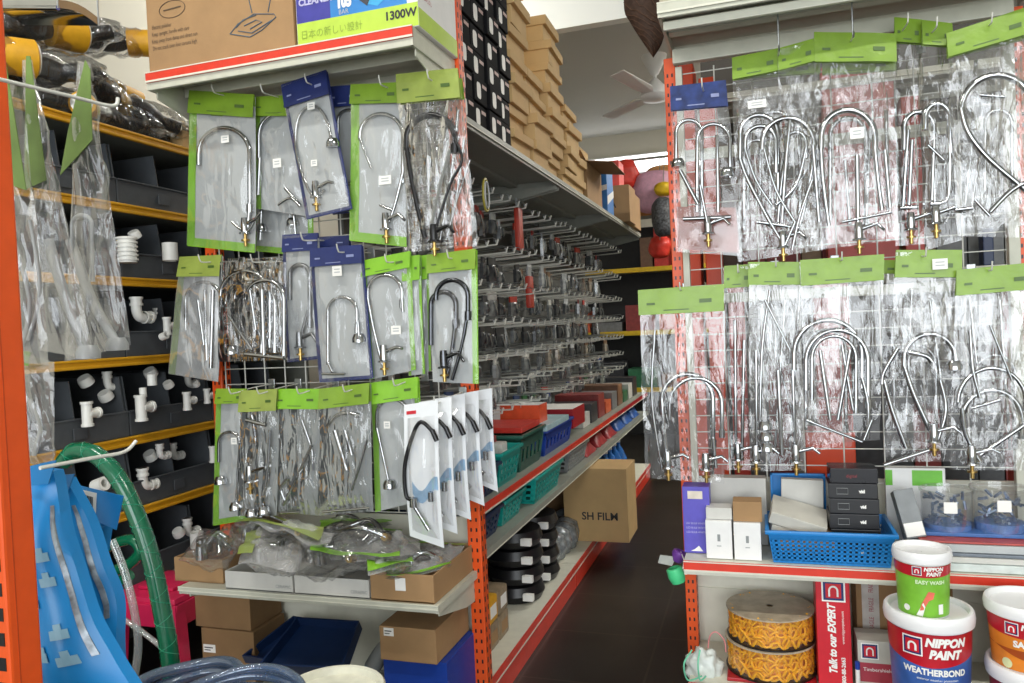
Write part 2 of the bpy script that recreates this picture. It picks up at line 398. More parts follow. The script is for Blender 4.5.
# right unit shelves
r1 = shelf('top_shelf', 'cream ribbed top shelf over the bagged taps, right unit', -.235, .72, 2.14, 2.5, 2.03, .04, shelfw, edge=.03)
m = MB()
for k in range(9): m.box((-.23, 2.18+k*.017, 2.020), (.715, 2.187+k*.017, 2.0235))
m.build('ribs', greym, r1)
for ya_, yb2_, za_ in ((2.17, 2.185, 1.965), (2.40, 2.43, 1.945)): MB().box((-.225, ya_, za_), (.68, yb2_, 1.989), .004).build('beam', shelfw, r1)
r2 = shelf('counter_shelf', 'white shelf with red edge holding the blue basket, right unit', -.232, .76, 2.2, 2.5, .48, .04, redo, edge=.03, body=cream)
r3 = shelf('base_shelf', 'base shelf of the right unit under the orange chain spools', -.232, .76, 2.2, 2.5, .13, .05, redo, edge=.04, body=cream)
tag(MB().box((-.235, 2.505, .0), (.76, 2.515, .66), .001).box((-.225, 2.4995, .30), (.75, 2.5052, .303)).build('back_panel', [cream]), 'cream back panel of the right unit behind the chain spools and boxes', 'panel')
# aisle gondola (faces +x)
XB = -1.225
bays = [(2.135, 3.27), (3.275, 4.41), (4.415, 5.66)]
ordn = ['nearest', 'middle', 'farthest']
def pegpanel():
    t = thing('gondola_back', 'grey pegboard back of the aisle rack behind the hanging packs', 'panel', (XB-.02, 3.9, 0))
    MB().box((XB-.03, 2.14, 0), (XB-.01, 5.66, 1.9), .002).build('board', mat('peg_dark', '5A5B57', .6), t)
    m = MB()
    for z in [.95+.1*i for i in range(9)]: m.box((XB-.01, 2.15, z), (XB-.008, 5.65, z+.012))
    m.build('slot_rails', zinc, t); return t
pegpanel()
for i, (ya, yb) in enumerate(bays):
    s = shelf('top_shelf', 'grey top shelf over the hooks, %s bay of the aisle rack' % ordn[i], XB, XA, ya, yb, 1.8, .03, greym, 'x', .02, greym, 'top shelves of the aisle rack')
    for y in (ya+.02, yb-.02):
        MB().prism([(XB, y, 1.77), (XA-.01, y, 1.77), (XA-.01, y, 1.755), (XB+.1, y, 1.70), (XB, y, 1.69)], (0, .004, 0)).build('bracket', greym, s)
    shelf('red_edged_shelf', 'red edged shelf with baskets and small stock, %s bay of the aisle rack' % ordn[i], XB, XA, ya, yb, .635, .02, redo if i < 2 else redd, 'x', .028, greym, 'red edged shelves of the aisle rack')
    shelf('grey_shelf', 'grey edged shelf just under the red one, %s bay of the aisle rack' % ordn[i], XB, XA, ya, yb, .495, .02, greym, 'x', .024, greym, 'grey shelves of the aisle rack')
    s = shelf('base_shelf', 'cream base shelf with red kick board, %s bay of the aisle rack' % ordn[i], XB, XA, ya, yb, .105, .03, redo, 'x', .03, cream, 'base shelves of the aisle rack')
    MB().box((XA-.01, ya, 0), (XA-.002, yb, .075), .001).build('kick_board', redo, s)
    if i: post('orange slotted post between bays of the aisle rack, %s pair' % ordn[i], XB-.06, XB-.032, ya-.03, ya+.01, 0, 1.9)
# left yellow-edged rack (faces +x at x=-2)
XY = -2.0
ZY = [.62, .86, 1.125, 1.39, 1.635, 1.885]
lv = ['lowest', 'second', 'third', 'fourth', 'fifth', 'topmost']
for i, z in enumerate(ZY):
    t = thing('yellow_edged_shelf', 'yellow edged shelf of the bin rack, %s from the floor' % lv[i], 'shelf', (XY-.2, 2, z-.03), 'yellow edged shelves of the bin rack')
    MB().box((XY-.418, 1.2, z-.012), (XY-.005, 3.1, z-.002), .001).build('pan', greym, t)
    MB().box((XY-.008, 1.2, z-.03), (XY, 3.1, z), .002).box((XY-.001, 1.2, z-.03), (XY+.006, 3.1, z-.02), .003).box((XY-.001, 1.2, z-.009), (XY+.006, 3.1, z), .003).build('edge_rail', yellow, t)
t = thing('bin_rack_frame', 'dark backed grey frame of the yellow edged bin rack', 'rack', (XY-.2, 2.15, 0))
MB().box((XY-.43, 1.2, 0), (XY-.42, 3.1, 2.0)).build('back_sheet', mat('rackback', '2E3032', .6), t)
for y in (1.18, 3.102): MB().box((XY-.42, y, 0), (XY-.02, y+.016, 2.0), .002).build('side_frame', greym, t)
# ================================================================== bagged taps
def P4(quad, y):
    return [at(px, py, 'y', y) for px, py in quad]
def arcpath(xl, yl, yt, xr, yr, n=14):
    """inverted U in photo coordinates: up the left leg, over, down the right end"""
    R = (xr-xl)/2; ry = abs(R)*1.0; ys = yt+ry
    pts = [(xl, yl)] if yl > ys+2 else []
    for k in range(n+1):
        a = PI*k/n; pts.append((xl+R-R*math.cos(a), ys-ry*math.sin(a)))
    if yr > ys+2: pts.append((xr, yr))
    return pts
def sub(pts, n=5):       # smooth a polyline with Catmull-Rom
    P = [Vector(p) for p in pts]; out = []
    for i in range(len(P)-1):
        a = P[max(i-1, 0)]; b = P[i]; c = P[i+1]; d = P[min(i+2, len(P)-1)]
        for k in range(n):
            t = k/n; out.append(.5*((2*b)+(c-a)*t+(2*a-5*b+4*c-d)*t*t+(3*b-a-3*c+d)*t**3))
    return out+[P[-1]]
LIGHT = Vector((0, -1, 0))
def tap(parent, specs, y, mt=None, seed=0):
    """builds one tap as a part; specs in photo coordinates lie in the vertical plane y"""
    mt = mt or chrome
    m = MB(); subs = []
    for k, sp in enumerate(specs):
        kind = sp[0]; yy = y-.004*k
        q = lambda px, py, o=0: at(px, py, 'y', yy-o)
        if kind == 'g':
            _, xl, yl, yt, xr, yr, r = sp; pts = [q(*p) for p in arcpath(xl, yl, yt, xr, yr)]
            r *= 1.2; sp_ = MB().tube(pts, r, 10)
            e = pts[-1]; d = (pts[-1]-pts[-2]).normalized(); sp_.tube([e-d*.002, e+d*.022], r*1.45, 12); sp_.build('spout', mt, parent, smooth=50)
        elif kind == 'l':
            pts = [q(*p) for p in sp[1]]; m.tube(sub(pts, 4) if len(pts) > 2 else pts, sp[2], 8)
        elif kind == 'base':
            _, x, yb, up = sp; c = q(x, yb); hd = MB(); st = MB(); subs += [('lever', hd, mt), ('threaded_stud', st, brass)]
            m.lathe([(.003, .042), (.009, .042), (.011, .026), (.011, .0), (.017, -.002), (.018, -.006), (.003, -.007)], c, 16)
            hd.tube([c+Vector((.01, 0, .025)), c+Vector((.045, -.006, .035)), c+Vector((.062, -.008, .05*up))], [.006, .005, .004], 8)
            st.lathe([(.003, -.006), (.005, -.007), (.005, -.022), (.012, -.022), (.012, -.027), (.005, -.027), (.005, -.042), (.003, -.043)], c, 12)
        elif kind == 'bar':
            a, b_ = q(*sp[1]), q(*sp[2]); m.tube([a, b_], sp[3] if len(sp) > 3 else .005, 8)
        elif kind == 'hose':
            pts = [q(*p) for p in sp[1]]; st = MB(); subs.append(('supply_hose', st, zinc)); st.tube(sub(pts, 6), .004, 6)
        elif kind == 'cup':
            c = q(*sp[1]); m.lathe([(.002, .012), (.014, .012), (.02, .0), (.02, -.012), (.003, -.013)], c, 16)
    if not m.v: return None
    o = m.build('tap_body', mt, parent, smooth=50)
    for nm, s_, mm in subs: s_.build(nm, mm, o, smooth=50)
    return o
def bag(label, quad, y, taps, hdr=lime, hf=.12, style='clear', border=None, bpx=7, thick=.016, group=None, seed=0, fm=None,
        crin=.006, tags=(), tmt=None, hook=None, name='bagged_tap', cat='packaged tap', layers=1, hdr_fold=.004, back=None, extra=None, bsides='lb'):
    """bag hanging in the vertical plane y. quad: TL TR BR BL in photo pixels on that plane"""
    tl, tr, br, bl = P4(quad, y)
    loc = (tl+tr)/2; t = thing(name, label, cat, loc, group); rs = random.Random(seed*31+5)
    def pos(u, v): return tl.lerp(tr, u).lerp(bl.lerp(br, u), v)
    so = Vector((rs.random()*9, rs.random()*9, rs.random()*9))
    wid = (tr-tl).length; hgt = (bl-tl).length
    def sheet(sgn, amp=1):
        def f(u, v):
            p = pos(u, v); e = min(1, 6*u, 6*(1-u))*min(1, 8*(1-v))*min(1, 5*max(0, v-hf*.6)+.05)
            n1 = noise.noise(Vector((p.x*16, 3*sgn, p.z*9))+so); n2 = noise.noise(Vector((p.x*45, 7*sgn, p.z*26))+so); n3 = 1-2*abs(noise.noise(Vector((p.x*30+p.z*14, sgn, p.z*12))+so))
            fl = noise.noise(Vector((p.x*3, 0, p.z*3))+so)*.012*v
            d = sgn*(thick*.5*(math.sqrt(max(0, math.sin(PI*u))))*e)+(n1*crin+n2*crin*.55+n3*crin*.5)*e*amp+fl
            # ragged bottom and side edges
            q = p+Vector((noise.noise(Vector((0, p.z*14, 2))+so)*.004*(1 if 0 < u < 1 else 1), -d, 0))
            return q
        return f
    fr = fm or film
    if style == 'clear':
        MB().grid(sheet(1), 22, 34).grid(sheet(-1), 22, 34).build('plastic_bag', fr, t, smooth=True, fix=False)
    else:
        bm_ = {'grey': greyc, 'navy': greyc, 'dark': greyd}.get(style, back or greyc)
        def bk(u, v):
            p = pos(u, v); fl = noise.noise(Vector((p.x*3, 0, p.z*3))+so)*.012*v
            return p+Vector((0, .006-fl+noise.noise(Vector((p.x*14, 1, p.z*10))+so)*.003, 0))
        MB().slab(bk, 8, 16, (0, .0015, 0)).build('backing_card', back or bm_, t, smooth=40)
        MB().grid(sheet(1), 20, 30).build('plastic_bag', fr, t, smooth=True, fix=False)
        if border:
            bw = bpx/800; 
            m = MB()
            def strip(u0, u1, v0, v1):
                m.slab(lambda u, v: bk(u0+(u1-u0)*u, v0+(v1-v0)*v)+Vector((0, -.002, 0)), 3, 12, (0, .0012, 0))
            fu = (bpx*.0027)/wid; fv = (bpx*.0027)/hgt
            if 'l' in bsides: strip(-.01, fu, 0, 1.0)
            if 'r' in bsides: strip(1-fu, 1.01, 0, 1.0)
            if 'b' in bsides: strip(0, 1, 1-fv, 1.005)
            m.build('printed_border', border, t, smooth=40)
    if hdr:
        def hd(sgn):
            def f(u, v):
                p = pos(u, -.01+v*(hf+.01)); w_ = noise.noise(Vector((p.x*9, 2, 0))+so)*.006
                return p+Vector((0, -sgn*(.002+.006*v)-w_, 0))
            return f
        MB().slab(hd(1), 10, 3, (0, .0008, 0)).slab(hd(-1), 10, 3, (0, .0008, 0)).build('header_card', hdr, t, smooth=30)
        m = MB()
        for ux, uw, vz, vh in ((.1, .1, .5, .012), (.72, .14, .45, .02), (.3, .3, .82, .006)):
            m.slab(lambda u, v: pos(ux+uw*u, hf*vz+vh*v)+Vector((0, -.0075-noise.noise(Vector((pos(ux+uw*u, 0).x*9, 2, 0))+so)*.006, 0)), 3, 1, (0, .0006, 0))
        m.build('header_print', mat('header_ink', '4E6A2C', .4) if hdr is not navy and hdr is not bluec else mat('header_pale', '8A93BC', .4), t)
    if taps: tap(t, taps, y, tmt, seed)
    for (px, py, w_, h_) in tags:
        a = at(px, py, 'y', y-thick*.5-.006); m = MB().box((a.x-w_/2, a.y-.0006, a.z-h_/2), (a.x+w_/2, a.y, a.z+h_/2)); m.build('price_tag', paper, t)
        mm = MB()
        for k in range(2): mm.box((a.x-w_*.3, a.y-.0009, a.z+h_*(.18-.3*k)-.0015), (a.x+w_*.3, a.y-.0005, a.z+h_*(.18-.3*k)+.0015))
        mm.build('price_print', greyc, t['_p'] if '_p' in t else t)
    if extra: extra(t, pos, y)
    return t
def wire_hook(label, px, py, yback, yfront, group, drop=.0, r=.002):
    a = at(px, py, 'y', yfront); z = a.z; x = a.x
    t = thing('wire_hook', label, 'hook', (x, yback, z+.01), group)
    MB().tube(sub([(x, yback-.004, z+.012), (x, (yback+yfront)/2, z+.008), (x, yfront+.015, z), (x, yfront, z+.006), (x, yfront-.006, z+.022)], 5), r, 8).build('prong', wire, t, smooth=60)
    MB().box((x-.012, yback-.006, z-.004), (x+.012, yback-.001, z+.028), .002).build('clip', zinc, t)
    return t
GL1 = 'bagged taps on the top row of the left unit'; GL2 = 'bagged taps on the middle row of the left unit'; GL3 = 'bagged taps on the bottom row of the left unit'
YL = 1.93
r1_ = .0062
# ---- top row
bag('grey lime bordered bag with a tall swan neck tap, first of the top left row', [(190, 92), (254, 96), (254, 252), (186, 245)], YL,
    [('g', 199, 165, 128, 250, 205, r1_), ('l', [(250, 200), (248, 228)], .006), ('base', 245, 232, 1), ('l', [(232, 222), (246, 232), (254, 222)], .004)], lime, .14, 'grey', limeb, 9, seed=1, group=GL1, tags=[(225, 139, .028, .022)])
bag('shorter lime topped grey bag with swan neck tap, left of the tilted navy one', [(254, 98), (296, 96), (306, 216), (254, 208)], YL+.03,
    [('g', 259, 160, 113, 304, 165, .005), ('l', [(260, 158), (258, 195)], .005), ('l', [(285, 188), (300, 205)], .005), ('l', [(278, 205), (290, 198), (300, 206)], .004)], lime, .17, 'grey', limeb, 6, seed=2, group=GL1, tags=[(277, 163, .028, .026)], bsides='l')
bag('lime bordered bag hanging low behind the second bag of the top row', [(252, 150), (312, 150), (312, 256), (250, 250)], YL+.075,
    [('cup', (293, 222)), ('l', [(262, 200), (260, 240)], .006), ('cup', (261, 228)), ('l', [(293, 205), (296, 238)], .005)], None, .05, 'grey', limeb, 6, seed=3, group=GL1, bsides='lrb')
bag('tilted navy headed bag with a slim swan neck tap on the top row', [(281, 86), (326, 71), (351, 208), (307, 219)], YL-.02,
    [('l', [(325, 190), (312, 195), (298, 160), (296, 130), (302, 112), (315, 106), (326, 118), (331, 138)], .0045), ('cup', (333, 143)), ('base', 316, 196, .6)], navy, .17, 'navy', navy, 3, seed=4, group=GL1, tags=[(311, 106, .024, .02), (314, 163, .02, .018)], bsides='lrb')
bag('second navy headed bag showing behind the tilted one on the top row', [(331, 88), (358, 86), (362, 210), (332, 214)], YL+.05,
    [('g', 338, 190, 110, 360, 150, .0045), ('base', 340, 196, .6)], navy, .16, 'navy', navy, 3, seed=5, group=GL1, bsides='lrb')
bag('grey backed lime bordered bag with a narrow swan neck tap, left of the black tap', [(351, 86), (403, 84), (406, 246), (350, 240)], YL,
    [('g', 360, 140, 114, 403, 175, .005), ('l', [(360, 138), (364, 150), (371, 168)], .003), ('l', [(403, 172), (395, 205), (387, 228)], .0048), ('base', 386, 228, .3), ('l', [(380, 205), (392, 210)], .004)], lime, .12, 'grey', limeb, 9, seed=6, group=GL1, tags=[(385, 180, .038, .024)])
bag('clear bag holding a black swan neck tap, last on the right of the top row', [(396, 76), (458, 70), (478, 246), (410, 252)], YL-.02,
    [('g', 407, 150, 115, 455, 145, .0075), ('l', [(407, 148), (412, 180), (425, 238)], .0075), ('l', [(455, 140), (462, 160), (450, 185), (432, 240)], .004), ('hose', [(450, 150), (440, 185), (430, 235)]), ('base', 434, 240, .3)],
    olive, .16, 'clear', seed=7, group=GL1, tmt=blackm, fm=filmh)
bag('clear bag with thin chrome legs tucked behind the black tap bag', [(412, 82), (462, 80), (474, 236), (414, 240)], YL+.05,
    [('l', [(458, 110), (452, 170), (440, 235)], .005), ('l', [(464, 140), (456, 200), (446, 240)], .004), ('l', [(430, 130), (446, 190), (440, 240)], .004), ('l', [(470, 160), (452, 215)], .003)], lime, .12, 'clear', seed=8, group=GL1, fm=filmh)
# ---- middle row
bag('lime edged bag with a milky wrapped tap, first on the left of the middle row', [(180, 258), (222, 256), (216, 382), (167, 374)], YL,
    [('g', 186, 330, 282, 222, 300, .005), ('l', [(205, 290), (207, 360)], .006), ('l', [(213, 290), (211, 368)], .006), ('l', [(198, 300), (204, 345)], .004)], olive, .16, 'grey', lime, 7, seed=11, group=GL2, fm=milky, bsides='l')
bag('wide clear bag crammed with several chrome taps on the middle row', [(220, 262), (286, 262), (288, 360), (218, 362)], YL-.015,
    [('g', 221, 290, 271, 270, 340, .006), ('g', 226, 300, 279, 275, 345, .005), ('g', 235, 300, 285, 262, 345, .0045), ('g', 246, 300, 280, 284, 350, .005), ('l', [(228, 315), (252, 350)], .004), ('bar', (245, 354), (284, 358), .006), ('l', [(262, 290), (264, 355)], .006), ('cup', (232, 350)), ('l', [(250, 290), (256, 330)], .004)],
    None, .02, 'clear', seed=12, group=GL2, fm=filmh)
bag('dark clear bag with more chrome legs behind the crammed bag on the middle row', [(228, 258), (292, 258), (290, 352), (228, 356)], YL+.05,
    [('g', 240, 345, 270, 282, 350, .005), ('l', [(274, 280), (277, 350)], .006), ('l', [(250, 285), (262, 345)], .005)], None, .02, 'clear', seed=13, group=GL2, fm=filmh)
bag('narrow navy headed bag with a grey tap, beside the front navy bag, middle row', [(282, 236), (318, 234), (322, 358), (286, 362)], YL+.03,
    [('g', 290, 300, 265, 310, 320, .006), ('l', [(308, 310), (298, 350)], .005), ('base', 300, 346, .2)], navy, .13, 'navy', navy, 3, seed=14, group=GL2, tmt=mat('satin_metal', '8A8C8E', .3, .9), bsides='lb')
bag('navy headed bag with a J shaped tap at the centre of the middle row', [(310, 250), (362, 246), (372, 378), (318, 382)], YL-.01,
    [('g', 328, 365, 297, 357, 325, .0045), ('cup', (359, 338)), ('l', [(328, 362), (333, 372)], .005), ('bar', (322, 374), (345, 374), .004), ('l', [(358, 322), (359, 336)], .004)], navy, .13, 'navy', navy, 3, seed=15, group=GL2, tags=[(337, 271, .03, .028)], bsides='lrb')
bag('navy headed bag tucked deep behind the middle of the middle row', [(306, 238), (350, 236), (352, 300), (312, 300)], YL+.065, [('l', [(330, 262), (332, 290)], .005)], navy, .2, 'navy', navy, 3, seed=16, group=GL2)
bag('lime bordered grey bag with a wide swan neck tap, right of the centre navy bag', [(361, 262), (410, 252), (414, 370), (368, 380)], YL,
    [('g', 368, 300, 275, 402, 300, .0048), ('l', [(368, 298), (374, 330), (383, 366)], .0048), ('l', [(402, 298), (403, 312)], .004), ('base', 384, 360, .6)], limeb, .13, 'grey', limeb, 5, seed=17, group=GL2, tags=[(396, 330, .03, .024)], bsides='lr')
for k in range(3):
    bag('lime edged bag number %d of the fanned bundle between the two swan neck taps on the middle row' % (k+1) if 0 else ['front most lime edged bag of the fanned bundle on the middle row', 'lime edged bag in the middle of the fanned bundle on the middle row', 'rear most lime edged bag of the fanned bundle on the middle row'][k],
        [(402+k*8, 258), (420+k*8, 256), (424+k*6, 374-k*3), (408+k*7, 376-k*3)], YL+.012+k*.018, [('l', [(412+k*7, 280), (414+k*7, 360)], .004)], limeb, .2, 'grey', limeb, 3, seed=18+k, group=GL2, bsides='lr')
bag('lime bordered bag with two dark arched taps, last on the right of the middle row', [(427, 256), (476, 250), (478, 384), (432, 382)], YL-.02,
    [('g', 431, 345, 292, 456, 320, .006), ('l', [(456, 318), (452, 350), (447, 378)], .006), ('g', 436, 300, 280, 468, 312, .0055), ('l', [(468, 310), (462, 345), (452, 380)], .005), ('base', 444, 366, .2)], lime, .14, 'grey', limeb, 6, seed=22, group=GL2, tmt=mat('dark_chrome', '54565A', .15, 1), bsides='r')
# ---- bottom row
bag('lime edged grey bag with a small cane shaped tap, first of the bottom left row', [(216, 390), (246, 390), (246, 520), (211, 526)], YL,
    [('g', 219, 462, 432, 240, 462, .0045), ('l', [(240, 440), (236, 505)], .004), ('cup', (221, 480)), ('cup', (236, 506))], lime, .1, 'grey', limeb, 6, seed=31, group=GL3, tags=[(234, 441, .02, .02)])
bag('clear bag with a mixer body and short pipe, second on the bottom row', [(240, 392), (278, 390), (276, 516), (238, 516)], YL-.01,
    [('l', [(252, 415), (256, 445), (248, 470)], .007), ('l', [(270, 430), (268, 470), (262, 512)], .005), ('base', 250, 480, .8), ('l', [(246, 420), (266, 425)], .006), ('cup', (252, 512)), ('cup', (264, 510))], olive, .16, 'dark', None, seed=32, group=GL3, fm=filmh)
bag('clear bag with a short hooked tap low in it, third on the bottom row', [(275, 390), (321, 390), (320, 516), (276, 512)], YL,
    [('l', [(302, 420), (312, 450), (313, 470)], .004), ('l', [(312, 445), (296, 480), (283, 505)], .005), ('l', [(288, 478), (281, 488), (285, 500)], .005), ('bar', (280, 513), (300, 512), .004)], limeb, .15, 'dark', None, seed=33, group=GL3, fm=filmh)
bag('clear bag with a leaning white tipped spout, fourth on the bottom row', [(320, 390), (370, 384), (372, 512), (318, 516)], YL-.012,
    [('l', [(327, 427), (336, 416), (348, 413), (360, 416)], .006), ('l', [(335, 430), (347, 470)], .008), ('l', [(345, 430), (352, 455)], .006), ('l', [(367, 440), (360, 465), (352, 490)], .004), ('bar', (322, 512), (370, 508), .004)], lime, .15, 'dark', None, seed=34, group=GL3, fm=filmh)
bag('grey backed lime bordered bag with a long arched tap, fifth on the bottom row', [(370, 384), (418, 378), (424, 500), (376, 512)], YL+.01,
    [('g', 377, 430, 399, 408, 420, .0045), ('l', [(377, 428), (384, 460), (389, 483)], .004), ('cup', (390, 484))], limeb, .16, 'grey', limeb, 6, seed=35, group=GL3, tags=[(387, 425, .02, .02)], bsides='lr')
# hooks of the left unit
hk = [(213, 92, 'first'), (262, 92, 'second'), (306, 82, 'third'), (380, 84, 'fourth'), (428, 78, 'fifth')]
for px, py, n_ in hk: wire_hook('wire hook for a bag, left unit top row, %s from the left' % n_, px, py, 2.076, YL-.05, 'hooks on the left unit grid')
for px, py, n_ in [(200, 262, 'first'), (252, 262, 'second'), (302, 240, 'third'), (338, 252, 'fourth'), (386, 262, 'fifth'), (448, 258, 'sixth')]:
    wire_hook('wire hook for a bag, left unit middle row, %s from the left' % n_, px, py, 2.076, YL-.05, 'hooks on the left unit grid')
for px, py, n_ in [(230, 394, 'first'), (258, 394, 'second'), (298, 394, 'third'), (344, 392, 'fourth'), (394, 386, 'fifth'), (435, 404, 'sixth')]:
    wire_hook('wire hook for a bag, left unit bottom row, %s from the left' % n_, px, py, 2.076, YL-.06, 'hooks on the left unit grid')
# white blister cards, one behind the other going right and back
bl = ['nearest', 'second', 'third', 'fourth', 'farthest']
wcard = mat('blister_print', 'E6E9EC', .35, var=.03, scale=8); wblue = mat('blister_blue', '8FB0CE', .4, var=.3, scale=20)
for k in range(5):
    x0 = 402+k*15; w_ = 34-k*1.5; y = 1.86+.045*k; yt = 405-k*3; yb = 544-k*14
    q = [(x0+2, yt), (x0+w_+2, yt-5), (x0+w_+8, yb+4), (x0+8, yb-8)]
    tl, tr, br_, bl_ = P4(q, y); ofs = Vector((0, .02, 0))
    t = thing('blister_card', 'white blister card with a black arched tap, %s of the five in the row' % bl[k], 'packaged tap', (tl+tr)/2, 'white blister cards of taps')
    pos = lambda u, v: tl.lerp(tr, u).lerp(bl_.lerp(br_, u), v)+Vector((0, -.012*math.sin(PI*v), 0))
    MB().slab(pos, 4, 8, (0, .002, 0)).build('card', wcard, t, smooth=30)
    MB().slab(lambda u, v: pos(.2+.75*u, .57+.09*v+.06*math.sin(u*5))+Vector((0, -.0016, 0)), 8, 2, (0, .001, 0)).build('printed_wave', wblue, t)
    MB().slab(lambda u, v: pos(.08+.28*u, .05+.025*v)+Vector((0, -.0016, 0)), 2, 1, (0, .001, 0)).build('printed_mark', red, t)
    path = [(x0+w_-2, yt+28), (x0+w_*.55, yt+17), (x0+w_*.28, yt+34), (x0+w_*.08, yt+62), (x0+w_*.12, yt+90), (x0+w_*.3, yt+(yb-yt)*.68)]
    m = MB().tube(sub([at(px, py, 'y', y-.02) for px, py in path], 6), .0055, 10).tube([at(x0+w_-4, yt+25, 'y', y-.02), at(x0+w_+1, yt+36, 'y', y-.02)], .007, 10)
    fc = m.build('tap', blackm, t, smooth=60)
    m = MB().tube([at(x0+w_*.35, yt+(yb-yt)*.72, 'y', y-.02), at(x0+w_*.8, yb-14, 'y', y-.02)], .006, 10).lathe([(.003, .014), (.011, .012), (.012, -.012), (.003, -.014)], at(x0+w_*.35, yt+(yb-yt)*.7, 'y', y-.02), 12).lathe([(.003, .014), (.008, .012), (.008, -.012), (.003, -.014)], at(x0+w_*.85, yt+(yb-yt)*.66, 'y', y-.02), 12)
    m.build('tap_body', chrome, fc, smooth=50)
    def bub(u, v):
        p = pos(.1+.8*u, .1+.85*v); d = .028*min(1, 5*u, 5*(1-u), 6*v, 6*(1-v))
        return p+Vector((noise.noise(p*40)*.001, -d-noise.noise(p*35)*.002, 0))
    MB().grid(bub, 12, 20).build('blister', filmo, t, smooth=True, fix=False)
# ---- right unit
GR1 = 'bagged taps on the upper row of the right unit'; GR2 = 'bagged taps on the lower row of the right unit'
YR = 2.3
# upper row
bag('blue headed clear bag with two slim swan neck taps beside the orange post', [(670, 88), (726, 82), (742, 256), (676, 252)], YR,
    [('g', 676, 165, 120, 702, 210, .0045), ('g', 697, 212, 124, 730, 170, .0045), ('cup', (678, 163)), ('cup', (727, 172)), ('l', [(680, 170), (698, 204)], .006), ('bar', (683, 219), (731, 217), .006), ('base', 708, 232, .3), ('l', [(717, 135), (718, 212)], .005), ('l', [(700, 185), (707, 222)], .004)],
    bluec, .14, 'clear', seed=41, group=GR1, extra=lambda t, pos, y: MB().slab(lambda u, v: pos(.03+.94*u, .72+.26*v)+Vector((0, .008, 0)), 4, 3, (0, .0015, 0)).build('pink_card', mat('dull_pink', '9A5A50', .5, var=.15), t))
def prow(lbl, q, y, seed, taps, hdr=lime, hf=.1, fm=None, g=GR1, tags=(), **k):
    return bag(lbl, q, y, taps, hdr, hf, 'clear', seed=seed, group=g, fm=fm or filmh, tags=tags, **k)
prow('clear bag holding the red brown card low behind the blue headed bag', [(676, 200), (738, 198), (744, 262), (678, 258)], YR+.05, 42, [], None) if 0 else None
prow('clear lime headed bag crowded with crossed chrome taps, second on the upper right row', [(732, 60), (780, 50), (782, 256), (738, 262)], YR, 43,
     [('g', 740, 160, 115, 778, 200, .006), ('l', [(740, 158), (748, 180), (770, 222)], .006), ('g', 745, 150, 126, 776, 165, .005), ('l', [(745, 148), (756, 180), (772, 205)], .004), ('l', [(790, 135), (782, 180), (778, 222)], .005), ('bar', (757, 222), (800, 228), .005), ('base', 783, 246, .3), ('l', [(770, 222), (784, 245)], .004), ('l', [(795, 222), (785, 245)], .004)], hf=.1, tags=[(757, 104, .05, .022)])
prow('clear lime headed bag crowded with looped chrome taps, third on the upper right row', [(778, 50), (816, 40), (822, 250), (782, 256)], YR-.012, 44,
     [('g', 762, 150, 118, 814, 160, .006), ('l', [(814, 158), (806, 200), (800, 224)], .006), ('g', 786, 150, 132, 806, 150, .004), ('l', [(806, 148), (796, 185), (776, 205)], .005), ('l', [(790, 120), (786, 160), (782, 220)], .005), ('l', [(764, 148), (776, 190), (795, 222)], .004), ('l', [(812, 180), (800, 215), (792, 250)], .004)], hf=.1)
prow('clear lime headed bag of tangled chrome taps behind the crowded pair on the upper row', [(736, 66), (820, 60), (818, 248), (740, 250)], YR+.055, 45,
     [('g', 748, 210, 112, 800, 210, .005), ('g', 760, 200, 125, 815, 200, .004), ('l', [(752, 190), (800, 230)], .004), ('l', [(818, 150), (770, 235)], .004), ('g', 744, 230, 140, 770, 220, .004)], hf=.07)
prow('clear lime headed bag with a broad arched tap in front of a red carton', [(814, 34), (896, 36), (898, 240), (818, 250)], YR-.015, 46,
     [('g', 821, 150, 110, 875, 150, .0068), ('l', [(821, 148), (823, 180), (829, 226)], .0055), ('l', [(875, 148), (878, 180), (882, 210)], .0055), ('l', [(813, 145), (819, 222)], .005), ('l', [(857, 155), (858, 230)], .006), ('l', [(885, 150), (890, 208)], .005), ('bar', (842, 222), (892, 212), .004), ('base', 859, 238, .3)], hf=.13, tags=[(857, 133, .035, .03)])
prow('clear lime headed bag with long chrome legs behind the broad arched tap', [(822, 60), (896, 56), (900, 236), (826, 244)], YR+.05, 47,
     [('g', 830, 220, 118, 866, 220, .005), ('l', [(886, 110), (888, 210)], .005), ('l', [(870, 130), (866, 225)], .004), ('l', [(845, 160), (850, 225)], .004)], hf=.08)
prow('narrow clear lime headed bag with a black handled tap, fourth on the upper row', [(894, 20), (922, 22), (926, 244), (896, 246)], YR+.02, 48,
     [('g', 904, 150, 112, 934, 200, .006), ('l', [(908, 130), (903, 206)], .006), ('l', [(900, 208), (918, 207)], .006), ('l', [(912, 140), (909, 205)], .005), ('base', 911, 228, .3)], hf=.1, tmt=chrome)
prow('clear lime headed bag with a J ended tap, fifth on the upper row', [(922, 22), (952, 26), (962, 240), (926, 250)], YR-.005, 49,
     [('g', 925, 130, 104, 950, 145, .007), ('l', [(950, 142), (949, 190), (944, 202), (930, 204)], .006), ('l', [(934, 140), (932, 200)], .005), ('l', [(928, 145), (944, 160)], .004), ('base', 936, 222, .3)], hf=.1)
prow('large clear lime headed bag with a wide hoop tap at the top right', [(946, 36), (1032, 8), (1040, 238), (958, 236)], YR-.04, 50,
     [('g', 961, 110, 75, 1034, 112, .007), ('l', [(961, 108), (968, 132), (990, 160), (1032, 195)], .007), ('l', [(980, 95), (1005, 97)], .004), ('l', [(990, 212), (1012, 190), (1036, 178)], .006), ('bar', (955, 210), (973, 208), .005), ('l', [(975, 200), (990, 216)], .004)], hf=.11)
